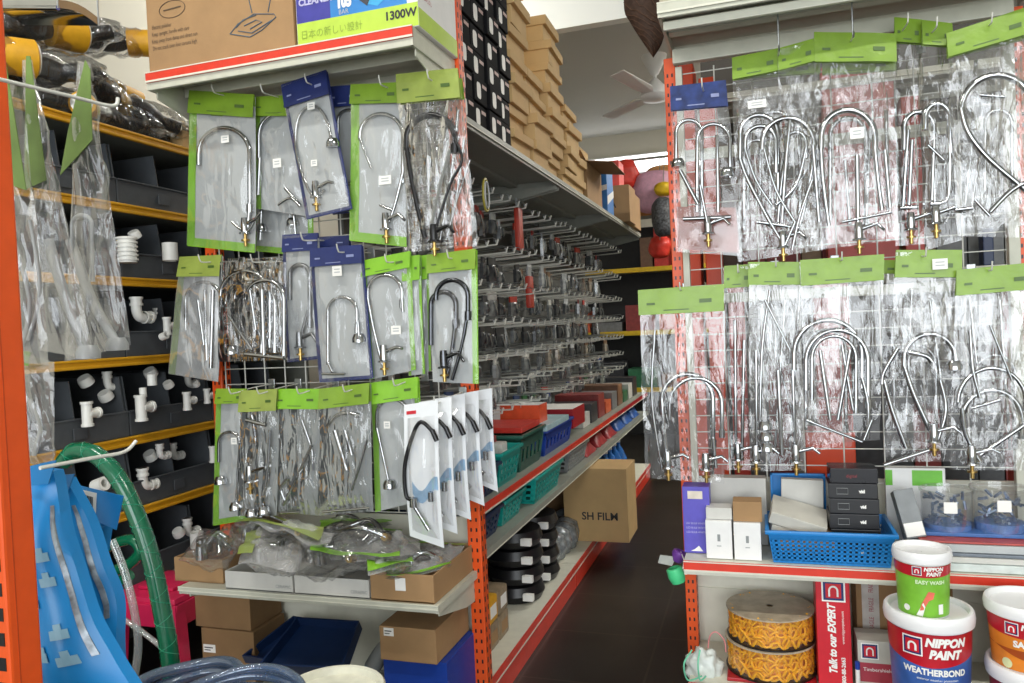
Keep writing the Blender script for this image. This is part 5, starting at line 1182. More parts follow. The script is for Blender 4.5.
# goods standing on the red edged shelf
def obox(label, y0, y1, x0, x1, z, h, c1, c2, name='printed_carton'):
    def e(t, lo, hi):
        MB().box((lo.x+(hi.x-lo.x)*.4, lo.y-.001, lo.z), (hi.x, lo.y, hi.z)).build('colour_panel', c2, t)
        MB().box((hi.x, lo.y, lo.z), (hi.x+.001, hi.y, hi.z)).build('side_panel', c2, t)
    carton_box(name, label, 'carton', (x0, y0, z), (x1, y1, z+h), c1, 'flat cartons on the red edged shelf', extra=e)
opr = mat('orange_red', 'D9502C', .4)
obox('white and orange red carton standing at the front of the flat goods', 3.0, 3.12, XA-.34, XA-.06, .75, .09, white, opr)
obox('white and red flat cartons farther back along the red edged shelf', 3.45, 3.7, XA-.3, XA-.03, .68, .09, paper, redd)
def tub(label, x0, x1, y0, y1, z, h, mt): return basket('plastic_tub', label, x0, x1, y0, y1, z, h, mt, 'tubs on the red edged shelf', (6, 1))
tub('blue shallow tub under the orange red carton', XA-.36, XA-.02, 2.95, 3.4, .637, .1, royal)
tub('green tinted clear tub nearest the teal basket', XA-.36, XA-.02, 2.62, 2.92, .637, .13, mat('green_tub', '2F5F52', .3))
carton_box('flat_carton', 'flat red topped carton lying over the green tub', 'carton', (XA-.3, 2.66, .775), (XA-.03, 2.9, .795), mat('red_top', 'C2352B', .4))
carton_box('flat_carton', 'flat pale blue carton lying beyond the red topped one', 'carton', (XA-.22, 2.93, .742), (XA-.01, 3.3, .765), mat('pale_blue', 'A9C6CC', .4))
for k in range(9):
    y = 3.75+k*.2; cn, cc = smallc[(k*2+1) % 7]
    carton_box('small_carton', '%s small carton on the far stretch of the red edged shelf, %s along' % (cn, ords[k]), 'carton', (XA-.3, y, .637), (XA-.05, y+.16, .637+.07+.03*(k % 3)), mat('small_'+cn.replace(' ', '_'), cc, .35, var=.2), 'small cartons far along the red edged shelf')
for k in range(6):
    y = 3.72+k*.3; mt, nm = ((mat('red_net', '9E2A30', .4, var=.3), 'red') if k < 3 else (mat('blue_net', '2456A0', .4, var=.3), 'blue'))
    t = thing('bundle', '%s packed bundle on the grey shelf of the aisle rack, %s along' % (nm, ords[k]), 'bundle', (XA-.15, y+.1, .497), 'bundles on the grey shelf')
    MB().slab(lambda u, v: Vector((XA-.3+.27*v, y+.24*u, .497+.11*math.sqrt(max(0, math.sin(PI*u)*math.sin(PI*v)))+.01*noise.noise(Vector((u*6, v*6, k))))), 14, 10, (0, 0, .002)).build('bundle', mt, t, smooth=50)
# base shelf goods
for r in range(2):
    for c_ in range(3):
        y = 2.2+c_*.105; z = .106+r*.085; mt = yel if (r == 1 and c_ < 2) else mat('dull_pack', '8B7A62', .5, var=.25)
        if r == 1: z = .106+.086
        t = thing('wrapped_block', '%s wrapped block on the base shelf, %s back in the %s layer' % ('yellow' if mt is yel else 'tan', ords[c_], ('bottom', 'top')[r]), 'block', (XA-.12, y+.05, z), 'wrapped blocks on the base shelf')
        MB().box((XA-.2, y, z), (XA-.06, y+.1, z+.084), .01).build('block', mt, t, smooth=40)
        MB().box((XA-.0595, y+.02, z+.02), (XA-.059, y+.08, z+.06)).build('label', paper if r else kraft, t)
for r in range(4):
    for c_ in range(2):
        y = 2.74+c_*.24; z = .106+r*.07
        c0 = Vector((XA-.14, y+.1, z))
        t = thing('black_coil', 'black wrapped coil with a white tag, %s layer of the %s pile' % (['bottom', 'second', 'third', 'top'][r], ('nearer', 'farther')[c_]), 'coil', c0, 'black wrapped coils on the base shelf')
        MB().lathe([(.04, .0), (.1, .002), (.115, .03), (.105, .062), (.05, .067), (.04, .05), (.04, 0)], c0, 28).build('coil', black, t, smooth=40)
        MB().box((c0.x+.06, c0.y-.105, z+.02), (c0.x+.1, c0.y-.085, z+.045)).build('tag', paper, t)
rr = random.Random(5)
for k in range(7):
    y = 3.25+k*.085
    c0 = Vector((XA-.14+rr.uniform(-.03, .03), y, .106+.06))
    t = thing('clear_pouch', 'clear grey pouch in the row behind the black coils, %s along' % ords[k], 'pouch', c0-Vector((0, 0, .06)), 'clear pouches on the base shelf')
    MB().lathe([(.01, -.06), (.06, -.055), (.07, -.01), (.06, .04), (.02, .06), (.002, .062)], c0, 18).build('pouch', mat('pouch_grey', '8F969B', .2, .3, var=.4, scale=50), t, smooth=True)
t = thing('purple_bag', 'dark magenta crumpled bag beside the brown film carton', 'bag', (XA-.2, 3.95, .3)); c0 = Vector((XA-.2, 3.98, .35))
MB().slab(lambda u, v: c0+Vector((-.2+.4*u, -.1+.25*v, .09*math.sqrt(max(0, math.sin(PI*u)*math.sin(PI*v)))+.02*noise.noise(Vector((u*7, v*7, 1))))), 16, 10, (0, 0, -.05)).build('bag', mat('magenta', '7E2552', .35, var=.3), t, smooth=60)
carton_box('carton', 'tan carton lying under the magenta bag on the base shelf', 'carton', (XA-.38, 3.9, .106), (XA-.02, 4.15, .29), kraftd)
a = at(560, 490, 'y', 3.55); b_ = at(626, 490, 'y', 3.55)
yc = 3.62
a = at(575, 490, 'y', yc); b_ = at(627, 490, 'y', yc)
carton_box('film_carton', 'brown lettered carton jutting into the aisle', 'carton', (a.x-.06, yc, .106), (b_.x, yc+.26, at(610, 469, 'y', yc).z), kraft2, extra=ptxt('SH FILM', .052, .28, .3))
# blue bottles at the far end
for k in range(8):
    c0 = Vector((XA-.07-.12*(k % 2), 4.35+.14*(k//2), .106+.0))
    t = thing('water_bottle', 'large blue bottle, %s of the row standing far down the aisle rack' % ords[k], 'bottle', c0, 'blue bottles far down the aisle')
    MB().lathe([(.045, 0), (.055, .01), (.05, .08), (.056, .1), (.056, .2), (.03, .26), (.016, .28), (.016, .31)], c0, 20, cap0=True, cap1=True).build('bottle', mat('bottle_blue', '2B6CB8', .15, var=.2), t, smooth=50)
    MB().lathe([(.018, .3), (.018, .325)], c0, 14, cap0=True, cap1=True).build('cap', white_p, t)
# ================================================================== far end
FY = 7.4
for i, z in enumerate((.5, 1.05, at(655, 268, 'y', FY).z, 2.2)):
    t = thing('yellow_edged_shelf', 'yellow edged shelf of the far rack closing the aisle, %s level' % ['lowest', 'second', 'third', 'topmost'][i], 'shelf', (-.8, FY, z), 'yellow edged shelves of the far rack')
    MB().box((-2.4, FY, z-.02), (2.6, FY+.4, z)).build('pan', greym, t); MB().box((-2.4, FY-.01, z-.03), (2.6, FY, z+.015), .003).build('edge_rail', mat('far_yellow', 'D6B41A', .4), t)
tag(MB().box((-2.4, FY+.41, 0), (2.6, FY+.43, 2.1)).build('far_back_sheet', mat('rackback2', '25272A', .6)), 'dark back sheet of the far rack with yellow edges', 'panel')
rr = random.Random(21)
for i, z in enumerate((.5, 1.05)):
    for k in range(14):
        x = -2.2+k*.32; nm, cc = rr.choice(smallc)
        carton_box('far_carton', '%s carton on the far rack, %s from the left on the %s level' % (nm, ords[k], ['lowest', 'second'][i]), 'carton', (x, FY+.02, z+.001), (x+.28, FY+.3, z+.1+.2*rr.random()), mat('small_'+nm.replace(' ', '_'), cc, .35, var=.2), 'cartons on the far rack')
z3 = at(655, 268, 'y', FY).z
for k, (px0, px1, py0, nm, cc) in enumerate([(640, 652, 238, 'brown', '6A4E3A'), (654, 668, 228, 'red', 'C23A34'), (700, 730, 225, 'orange', 'C8702C'), (960, 975, 215, 'white', 'BFC4C6'), (976, 990, 212, 'brown', '8A6A50'), (992, 1010, 215, 'grey', '7C8286'), (900, 925, 225, 'dull red', '8E3A38')]):
    a = at(px0, 250, 'y', FY+.03); b_ = at(px1, 250, 'y', FY+.03)
    carton_box('far_carton', '%s carton on the third level of the far rack, %s from the left' % (nm, ords[k]), 'carton', (a.x, FY+.03, z3+.001), (b_.x, FY+.3, at(px0, py0, 'y', FY+.03).z), mat('far_'+nm.replace(' ', '_'), cc, .4, var=.15), 'cartons on the far rack')
# colourful goods hanging beneath the strip light
def blob(name, label, cat, px, py, y, w_, h_, mt, seed, thick=.1):
    c0 = at(px, py, 'y', y); t = thing(name, label, cat, c0-Vector((0, 0, h_/2)), None)
    def f(u, v):
        th = math.pi*v; ph = 2*PI*u; k = 1+.18*noise.noise(Vector((math.cos(ph), math.sin(ph), v*3+seed))*1.6)
        return c0+Vector((w_/2*math.sin(th)**.6*math.cos(ph)*k, thick*math.sin(th)**.6*math.sin(ph)*k, h_/2*math.cos(th)))
    MB().grid(f, 24, 14).build(name.split('_')[-1]+'_body', mt, t, smooth=True); return t
YB = 7.0
blob('inflatable_bag', 'pale pink puffed bag hanging under the rear strip light', 'bag', 655, 192, YB, .42, .38, mat('pale_pink', 'D9A6BE', .5), 1, .12)
blob('orange_bag', 'pale orange puffed bag at the right under the rear strip light', 'bag', 664, 176, YB+.3, .4, .2, mat('pale_orange', 'DDA66A', .5), 2, .1)
blob('yellow_bag', 'small bright yellow bag under the rear strip light', 'bag', 664, 189, YB-.2, .18, .12, mat('far_yel', 'E0B818', .5), 3, .08)
blob('red_bag', 'round red bag above the lettered carton far down the aisle', 'bag', 627, 175, YB, .2, .28, mat('bright_red', 'D8392C', .4), 4, .1)
blob('dotted_bag', 'black and white dotted bag under the pink one', 'bag', 663, 217, YB-.3, .2, .34, mat('dots', '4A4C50', .5, var=.9, scale=55), 5, .09)
for px_, py_ in ((663, 202), (660, 240)):
    q_ = at(px_, py_, 'y', YB-.25); tag(MB().tube([q_, Vector((q_.x, YB-.012, 2.62))], .004, 5).build('cord', greym, loc=q_), 'cord tying the %s bag to the rear rail' % ('dotted' if py_ == 202 else 'lower red'), 'cord')
blob('red_bag', 'red hanging bag over the far yellow edged shelf', 'bag', 660, 247, YB-.1, .2, .2, mat('bright_red', 'D8392C', .4), 6, .09)
t = thing('goods_rail', 'thin rail across the rear of the shop carrying hanging bags', 'rail', (-.5, YB, 2.6)); MB().tube([(-2.4, YB, 2.62), (2.6, YB, 2.62)], .012, 8).build('rail', greym, t)
for x in (-2.35, 2.55): MB().tube([(x, YB, 2.62), (x, YB, ZC)], .008, 8).build('drop_rod', greym, t)
for k in range(6):
    x = -1.3+k*.3; c_ = ('pale_pink', 'pale_orange', 'far_yel')[k % 3]
    blob('puffed_bag', '%s puffed bag on the rear rail, %s from the left' % (('pale pink', 'pale orange', 'bright yellow')[k % 3], ords[k]), 'bag', 640, 200, 7.2, .3, .3, MATS[c_], 10+k, .1).location.x += 0 if 0 else x-at(640, 200, 'y', 7.2).x
# ceiling fan
c0 = at(654, 60, 'y', 6.0); c0 = Vector((c0.x, 6.0, ZC))
zh = at(655, 92, 'y', 6.0).z
t = thing('ceiling_fan', 'white ceiling fan beyond the brown hanging fan', 'fan', c0)
MB().lathe([(.1, 0), (.095, -.02), (.03, -.14), (.012, -.15)], (c0.x, c0.y, at(654, 56, 'y', 6.0).z), 24, cap0=True).build('canopy', white_p, t, smooth=50)
MB().tube([c0, Vector((c0.x, c0.y, zh+.08))], .014, 12).build('rod', white_p, t, smooth=60)
MB().lathe([(.02, .1), (.05, .07), (.11, .0), (.12, -.03), (.1, -.06), (.02, -.07)], (c0.x, c0.y, zh), 28, cap1=True).build('motor', white_p, t, smooth=50)
for k in range(3):
    a = 2*PI*k/3+.25; d = Vector((math.cos(a), math.sin(a), 0)); n = Vector((-d.y, d.x, 0)); o = Vector((c0.x, c0.y, zh-.03))
    MB().prism([o+d*.1-n*.03, o+d*.2-n*.06, o+d*.65-n*.065, o+d*.67-n*.03, o+d*.67+n*.05+Vector((0, 0, .015)), o+d*.2+n*.06+Vector((0, 0, .015)), o+d*.1+n*.03], (0, 0, .006)).build('blade', white_p, t)
# brown woven pointed thing
dk = mat('woven_brown', '3B2618', .75, var=.35, scale=40, bump=.4, bscale=60)
yb_ = 2.6
outl = [(625, -30), (624, 8), (630, 22), (640, 38), (653, 57), (661, 44), (664, 30), (660, 10), (662, -30)]
P = [at(px, py, 'y', yb_) for px, py in outl]
t = thing('woven_fan', 'dark brown pointed woven piece hanging beside the right unit', 'hanging', P[4])
def wf(u, v):
    left = sub([P[0], P[1], P[2], P[3], P[4]], 6); right = sub([P[8], P[7], P[6], P[5], P[4]], 6)
    i = min(len(left)-1, int(round(v*(len(left)-1)))); p = left[i].lerp(right[i], u); return p+Vector((0, -.03*math.sin(PI*u)*(1-v*.5), 0))
MB().slab(wf, 8, 24, (0, .008, 0)).build('woven_leaf', dk, t, smooth=50)
m = MB()
for k in range(9):
    v0 = k/9.
    m.tube([wf(.0+.12*j, min(1, v0+.03*j))+Vector((0, -.003, 0)) for j in range(9)], .0012, 4)
m.build('woven_ribs', mat('woven_light', '5A3C26', .7), t)
top = (P[0]+P[8])/2; MB().tube([top+Vector((0, 0, -.02)), Vector((top.x, top.y, ZC))], .004, 6).build('cord', dk, t)
# ================================================================== right unit goods
zc = .482
def cbox(label, px0, px1, pyt, y0, y1, mt, z=zc, name='small_carton', cat='carton', extra=None, group=None, bev=.0015):
    a = at(px0, 540, 'y', y0).x; b_ = at(px1, 540, 'y', y0).x; z1 = at((px0+px1)/2, pyt, 'y', y0).z
    return carton_box(name, label, cat, (a, y0, z), (b_, y1, z1), mt, group, bev, extra=extra), a, b_, z1
def purple_x(t, lo, hi):
    w_ = hi.x-lo.x
    MB().box((lo.x+w_*.2, lo.y-.001, hi.z-.035), (lo.x+w_*.75, lo.y, hi.z-.012)).build('sticker', mat('cream_label', 'D9CFC0', .5), t)
    for k in range(3): text(t, 'LED BULB WHITE', .008, (lo.x+.008, lo.y-.001, lo.z+.085-.013*k), (1, 0, 0), (0, 0, 1), mat('pale_print2', 'B9B6DA', .4), sx=.9, name='print_line')
    MB().prism([(lo.x+w_*.25, lo.y-.001, lo.z+.006), (lo.x+w_*.7, lo.y-.001, lo.z+.006), (lo.x+w_*.55, lo.y-.001, lo.z+.022), (lo.x+w_*.4, lo.y-.001, lo.z+.012)], (0, .0005, 0)).build('white_mark', paper, t)
cbox('tall purple carton at the left end of the right hand shelf', 684, 711, 487, 2.27, 2.34, purple, extra=purple_x, name='purple_carton')
def bulbmark(t, lo, hi):
    x = (lo.x+hi.x)/2; z = (lo.z+hi.z)/2
    MB().box((x-.004, lo.y-.001, z-.004), (x+.004, lo.y, z+.016), .001).box((x-.006, lo.y-.001, z-.018), (x+.006, lo.y, z-.016)).build('tiny_picture', greyd, t)
cbox('left of two upright white cartons on the right hand shelf', 706, 732, 521, 2.225, 2.31, white, extra=bulbmark, group='white cartons on the right hand shelf')
_, a1, b1_, z1_ = cbox('right of two upright white cartons on the right hand shelf', 734, 761, 523, 2.225, 2.31, white, extra=bulbmark, group='white cartons on the right hand shelf')
cbox('small brown carton on top of the right white carton', 734, 763, 502, 2.235, 2.30, kraft, z=z1_+.001)
cbox('stack of thin white cards on the left white carton', 707, 733, 508, 2.24, 2.3, whitec, z=at(719, 521, 'y', 2.225).z+.001)
cbox('pale wide carton at the back between the purple carton and the basket', 712, 768, 478, 2.38, 2.43, whitec)
# blue basket and contents
xa_ = at(769, 560, 'y', 2.21).x; xb_ = at(896, 560, 'y', 2.21).x
zr = at(830, 535, 'y', 2.20).z
basket('blue_basket', 'bright blue perforated basket at the front of the right hand shelf', xa_, xb_, 2.207, 2.42, zc, zr-zc, blue_b, None, (20, 5), .012)
hh = at(800, 473, 'y', 2.425).z
t = thing('blue_tray', 'blue plastic tray standing upright behind the basket', 'tray', (xa_+.1, 2.43, zc))
x0 = at(771, 500, 'y', 2.425).x; x1 = at(826, 500, 'y', 2.425).x
MB().box((x0, 2.424, zc), (x1, 2.428, hh), .001).build('tray_floor', blue_b, t)
MB().box((x0, 2.414, zc), (x0+.006, 2.428, hh), .001).box((x1-.006, 2.414, zc), (x1, 2.428, hh), .001).box((x0, 2.414, hh-.006), (x1, 2.428, hh), .001).build('rim', blue_b, t)
def rbox(label, c, s, rot, mt, name='white_carton', parts=None, group=None, cat='carton'):
    t = thing(name, label, cat, Vector(c), group); M3 = Matrix.Translation(Vector(c)) @ Matrix.Rotation(rot[2], 4, 'Z') @ Matrix.Rotation(rot[1], 4, 'Y') @ Matrix.Rotation(rot[0], 4, 'X')
    s = Vector(s)/2; MB().box(-s, s, .002, M3).build('body', mt, t)
    if parts: parts(t, M3, s)
    return t
wbx = mat('worn_white', 'C6C3B8', .6, var=.12, scale=12)
c0 = at(798, 516, 'y', 2.30)
rbox('worn white carton tilted over the left side of the blue basket', c0, (.15, .11, .035), (.25, .28, 0), wbx, group='worn white cartons in the blue basket')
rbox('worn white carton under the tilted one in the blue basket', c0-Vector((.005, -.01, .042)), (.15, .1, .03), (.1, .25, .1), wbx, group='worn white cartons in the blue basket')
rbox('white carton standing at the back of the blue basket', at(802, 494, 'y', 2.38), (.115, .03, .09), (0, .03, 0), whitec, group='worn white cartons in the blue basket')
rbox('carton packed flat in the bottom left of the blue basket', (xa_+.1, 2.31, zc+.05), (.15, .14, .06), (0, 0, 0), kraft)
def blk(t, M3, s):
    y = -s.y-.0008
    m = MB()
    for k in range(1):
        m.tube([M3 @ Vector((px, y, pz)) for px, pz in ((-s.x*.65, -.008), (-s.x*.2, -.008), (-s.x*.2, .008), (-s.x*.65, .008))], .0008, 4, True)
    m.build('window_outline', greyd, t)
    text(t, 'vid', .012, M3 @ Vector((s.x*.25, y, -.004)), M3.to_3x3() @ Vector((1, 0, 0)), M3.to_3x3() @ Vector((0, 0, 1)), paper, bold=.0008)
z = zc+.006; x = at(853, 500, 'y', 2.26).x
for k in range(6):
    h = (at(853, 468, 'y', 2.26).z-zc-.006)/6
    rbox('black gadget box, %s from the bottom of the stack in the blue basket' % ords[k], (x+.003*(k % 2), 2.30, z+h/2), (.125 if k < 5 else .12, .09, h-.001), (0, 0, .02*(k % 3-1)), black if k < 5 else mat('black_gloss', '202024', .2), 'black_box', blk if k < 5 else (lambda t, M3, s: text(t, 'digital', .012, M3 @ Vector((-.02, -s.y-.0008, -.004)), M3.to_3x3() @ Vector((1, 0, 0)), M3.to_3x3() @ Vector((0, 0, 1)), mat('dim_red', '8C2A30', .4))), 'black boxes stacked in the blue basket', 'box'); z += h
rbox('grey white box leaning at the right side of the blue basket', at(908, 514, 'y', 2.33), (.05, .09, .13), (-.3, -.2, 0), mat('grey_box', '7E8284', .5), 'grey_box', lambda t, M3, s: MB().box((-s.x+.002, -s.y-.001, -s.z+.004), (s.x-.002, -s.y, -s.z+.04), 0, M3).build('white_end', paper, t))
# jars of parts, flat packs at the right
def jar(label, px, pyt, y, r, h):
    c0 = at(px, pyt, 'y', y); z0 = c0.z-h; c0 = Vector((c0.x, y, z0)); t = thing('clear_jar', label, 'jar', c0, 'clear jars of metal parts')
    MB().lathe([(r*.92, 0), (r*.97, h*.9), (r, h), (r*1.04, h), (r*1.04, h*.94), (r*.99, h*.92)], c0, 32, cap0=True).build('jar', filmo, t, smooth=40)
    m = MB(); q = random.Random(int(px))
    for k in range(46):
        a = q.random()*2*PI; rd = r*.8*math.sqrt(q.random()); zz = .01+q.random()*h*.75; p = c0+Vector((rd*math.cos(a), rd*math.sin(a), zz)); d = Vector((q.uniform(-1, 1), q.uniform(-1, 1), q.uniform(-1, 1))).normalized()*.012
        m.tube([p-d, p+d], .004, 5)
    o = m.build('metal_parts', mat('blue_zinc', '8C9CB4', .3, .6, var=.4), t); o['kind'] = 'stuff'
    MB().lathe([(r*.88, .003), (r*.88, h*.22)], c0, 24, cap0=True, cap1=True).build('blue_bag', mat('blue_bagfill', '5477B0', .4, var=.3), t)
    MB().box((c0.x-.02, y-r*1.02-.001, z0+h*.55), (c0.x+.012, y-r*1.0, z0+h*.8)).build('jar_label', paper, t)
    return z0
zj = jar('left of two clear jars of metal parts on the right hand shelf', 946, 488, 2.345, .065, .12)
jar('right of two clear jars of metal parts on the right hand shelf', 998, 486, 2.345, .066, .12)
z = zc
for k, (mt, nm, x0o, h) in enumerate([(mat('pale_sheet', 'C9D3D0', .4, var=.15), 'pale', 0, .02), (whitec, 'white', .01, .014), (mat('slate_sheet', '6E7680', .4), 'slate', .02, .008), (greyc, 'grey', -.005, .02), (mat('red_sheet', 'B04A44', .4), 'thin red', .01, .005)]):
    carton_box('flat_pack', '%s flat pack in the pile right of the blue basket, %s from the bottom' % (nm, ords[k]), 'flat pack', (at(918, 550, 'y', 2.22).x+x0o, 2.215+.006*k, z), (.74, 2.42, z+h), mt, 'flat packs on the right hand shelf'); z += h+.001
sup = carton_box('blue_tub', 'blue flat tub under the clear jars', 'tub', (at(925, 530, 'y', 2.28).x, 2.285, z), (.735, 2.415, max(z+.01, zj-.001)), mat('tub_blue', '3F6AA8', .4))
carton_box('green_carton', 'long green and white carton behind the jars', 'carton', (at(885, 480, 'y', 2.425).x, 2.418, zc), (at(945, 480, 'y', 2.425).x, 2.436, at(915, 468, 'y', 2.42).z), white, extra=lambda t, lo, hi: [MB().box((lo.x+(hi.x-lo.x)*f0, lo.y-.001, hi.z-.05), (lo.x+(hi.x-lo.x)*f1, lo.y, hi.z-.006)).build('green_panel', greenp, t) for f0, f1 in ((0, .12), (.45, .95))])
# purple and green soft things hanging off the shelf corner
c0 = at(679, 555, 'y', 2.3)
t = thing('hanging_cup', 'small purple cup shape hanging at the left corner of the right hand shelf', 'cup', c0)
MB().lathe([(.002, -.02), (.014, -.02), (.022, .0), (.02, .012), (.013, .014), (.014, .002)], c0, 20, Matrix.Rotation(.4, 3, 'Y')).build('cup', mat('violet_plastic', '6A3C90', .35), t, smooth=50)
c1 = at(676, 574, 'y', 2.3)
t = thing('hanging_cup', 'small mint green cup shape hanging under the purple one', 'cup', c1)
MB().lathe([(.002, -.026), (.02, -.026), (.026, -.005), (.024, .018), (.018, .02), (.018, .0)], c1, 20, Matrix.Rotation(-.3, 3, 'Y')).build('cup', mat('mint_plastic', '4FD08C', .35), t, smooth=50)
t = thing('clear_packet', 'small clear packet hanging by the green cup at the shelf corner', 'packet', at(666, 560, 'y', 2.3)); q = P4([(660, 555), (676, 557), (672, 566), (658, 563)], 2.29)
MB().slab(lambda u, v: q[0].lerp(q[1], u).lerp(q[3].lerp(q[2], u), v), 4, 4, (0, .004, 0)).build('packet', mat('dull_white', 'A9ACA6', .35), t)
MB().tube([at(681, 552, 'y', 2.3), at(684, 560, 'y', 2.24), Vector((-.234, 2.19, .46))], .0015, 5).build('string', paper, t)
# orange chain spools
def spool(label, z0, x, y, r, h):
    t = thing('chain_spool', label, 'spool', (x, y, z0), 'orange chain spools')
    for nm, zz in (('lower_flange', z0), ('upper_flange', z0+h-.004)):
        MB().lathe([(.01, 0), (r+.006, 0), (r+.006, .004), (.01, .004)], (x, y, zz), 40).build(nm, black if nm[0] == 'l' else mat('clear_flange', 'B8A890', .2, var=.2), t)
    MB().lathe([(r*.86, .004), (r*.86, h-.004)], (x, y, z0), 40).build('core', mat('core_orange', 'F2A01C', .5), t)
    m = MB(); n = 38; rows = 5
    for j in range(rows):
        for k in range(n):
            a = 2*PI*(k+.5*(j % 2))/n; zc_ = z0+.014+(h-.028)*j/(rows-1); cc = Vector((x+r*.93*math.cos(a), y+r*.93*math.sin(a), zc_))
            tw = 1.1*math.sin(k*2.7+j*1.9); tx = (Vector((-math.sin(a), math.cos(a), 0))*math.cos(tw)+Vector((0, 0, 1))*math.sin(tw)); up = Vector((math.cos(a), math.sin(a), 0))*(.35)+Vector((0, 0, 1)) if k % 2 else Vector((math.cos(a), math.sin(a), 0))+Vector((0, 0, .7*(1 if j % 2 else -1)))
            up.normalize()
            m.tube([cc+tx*.0125*math.cos(q)+up*.008*math.sin(q) for q in [2*PI*i/10 for i in range(10)]], .0037, 5, True)
    o = m.build('chain', orange_c, t, smooth=60); 
    MB().lathe([(r+.003, .006), (r+.0035, h*.5), (r+.003, h-.006)], (x, y, z0), 40).build('plastic_wrap', filmo, t, smooth=True)
xs = at(770, 640, 'y', 2.34).x; r = .12
z0 = at(770, 672, 'y', 2.235).z; z0 = .142; hsp = .09
carton_box('flat_carton', 'flat red and dark carton under the orange chain spools', 'carton', (xs-.12, 2.23, .131), (xs+.12, 2.49, z0-.001), redd)
spool('lower orange plastic chain spool', z0, xs, 2.33, r, hsp); spool('upper orange plastic chain spool', z0+hsp+.001, xs+.003, 2.332, r-.003, hsp-.004)
# red upright carton with white lettering
def nlogo(t, c, s, mt_out=paper, nrm=Vector((0, -1, 0)), bend=None):
    """square emblem: pale frame, navy square, red field, white n"""
    ux = Vector((1, 0, 0)); uz = Vector((0, 0, 1)); c = Vector(c)
    def sq(h0, off, m_, nm):
        MB().prism([c+ux*a*h0+uz*b_*h0+nrm*off for a, b_ in ((-1, -1), (1, -1), (1, 1), (-1, 1))], nrm*.0003).build(nm, m_, t)
    sq(s, .0006, paper, 'emblem_frame'); sq(s*.86, .001, navy, 'emblem_square'); sq(s*.66, .0014, red, 'emblem_field')
    m = MB(); w_ = s*.17; 
    arch = [(-s*.36, -s*.5), (-s*.36, s*.05)]+[(-.36*s*math.cos(q), s*.05+.38*s*math.sin(q)) for q in [PI*k/8 for k in range(9)]]+[(s*.36, -s*.5)]
    P = [c+ux*a+uz*b_+nrm*.0018 for a, b_ in arch]; m.tube(P, w_*.62, 4); m.build('emblem_letter', paper, t)
y0 = 2.235; xr0 = at(817, 630, 'y', y0).x; xr1 = at(851, 630, 'y', y0).x
def redx(t, lo, hi):
    cx = (lo.x+hi.x)/2; nlogo(t, (cx+.002, lo.y, hi.z-.032), .03)
    y = lo.y-.001
    text(t, 'Talk to our EXPERT', .027, (cx+.004, y, hi.z-.07), (0, 0, 1), (-1, 0, 0), paper, bold=.0012, shear=.3, sx=.85, align='RIGHT')
    text(t, '1-800-88-2663', .014, (cx+.026, y, lo.z+.01), (0, 0, 1), (-1, 0, 0), paper, bold=.0004)
    text(t, 'www.nipponpaint.com', .010, (cx+.026, y, lo.z+.13), (0, 0, 1), (-1, 0, 0), paper)
carton_box('red_carton', 'tall red carton with white sideways lettering and a square emblem', 'carton', (xr0, y0, .131), (xr1, y0+.12, .438), red, extra=redx)
x0 = at(856, 600, 'y', 2.36).x; x1 = at(905, 600, 'y', 2.36).x
def pcl(t, lo, hi):
    MB().box((lo.x+.015, lo.y-.001, hi.z-.2), (lo.x+.06, lo.y, hi.z-.01)).build('sticker', mat('label_grey', 'C9C4BC', .5), t)
    for k in range(3): text(t, 'FRAGILE', .018, (lo.x+.045, lo.y-.0015, hi.z-.07-.055*k), (0, 0, 1), (-1, 0, 0), mat('faded_pink', 'B0505C', .5), sx=.6)
carton_box('carton', 'plain brown carton with grey stickers behind the paint pails', 'carton', (x0, 2.36, .262), (x1+.12, 2.49, .435), kraft, extra=pcl)
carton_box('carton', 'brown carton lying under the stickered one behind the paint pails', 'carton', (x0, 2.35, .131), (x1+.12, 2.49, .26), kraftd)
def npx(t, lo, hi):
    nlogo(t, (lo.x+.03, lo.y, hi.z-.028), .022)
    MB().box((lo.x, lo.y-.001, lo.z+.03), (hi.x, lo.y-.0003, hi.z-.06)).build('red_band', mat('maroon_print', 'A63A48', .4), t)
    text(t, 'Timbershield', .014, (lo.x+.012, lo.y-.0015, hi.z-.082), (1, 0, 0), (0, 0, 1), paper)
    text(t, '6L', .018, (lo.x+.045, lo.y-.0015, lo.z+.008), (1, 0, 0), (0, 0, 1), ink)
x0n = at(858, 660, 'y', 2.24).x
carton_box('printed_carton', 'small pale and maroon carton with a square emblem left of the large paint pail', 'carton', (x0n, 2.24, .131), (x0n+.13, 2.33, at(870, 641, 'y', 2.24).z), wbx, extra=npx)
t = thing('marker_tube', 'thin blue and white tube standing beside the red carton', 'tube', (xr1+.012, 2.23, .131)); MB().tube([(xr1+.012, 2.225, .131), (xr1+.012, 2.225, .2)], .006, 10).build('tube', paper, t, smooth=60); MB().tube([(xr1+.012, 2.225, .2), (xr1+.012, 2.225, .22)], .0065, 10).build('cap', royal, t, smooth=60)
# cartons at the right behind the orange tin
carton_box('carton', 'brown carton behind the orange paint tin at the right', 'carton', (.62, 2.3, .131), (.75, 2.48, .40), kraft, extra=sticker(.05, .04, .1, .6))
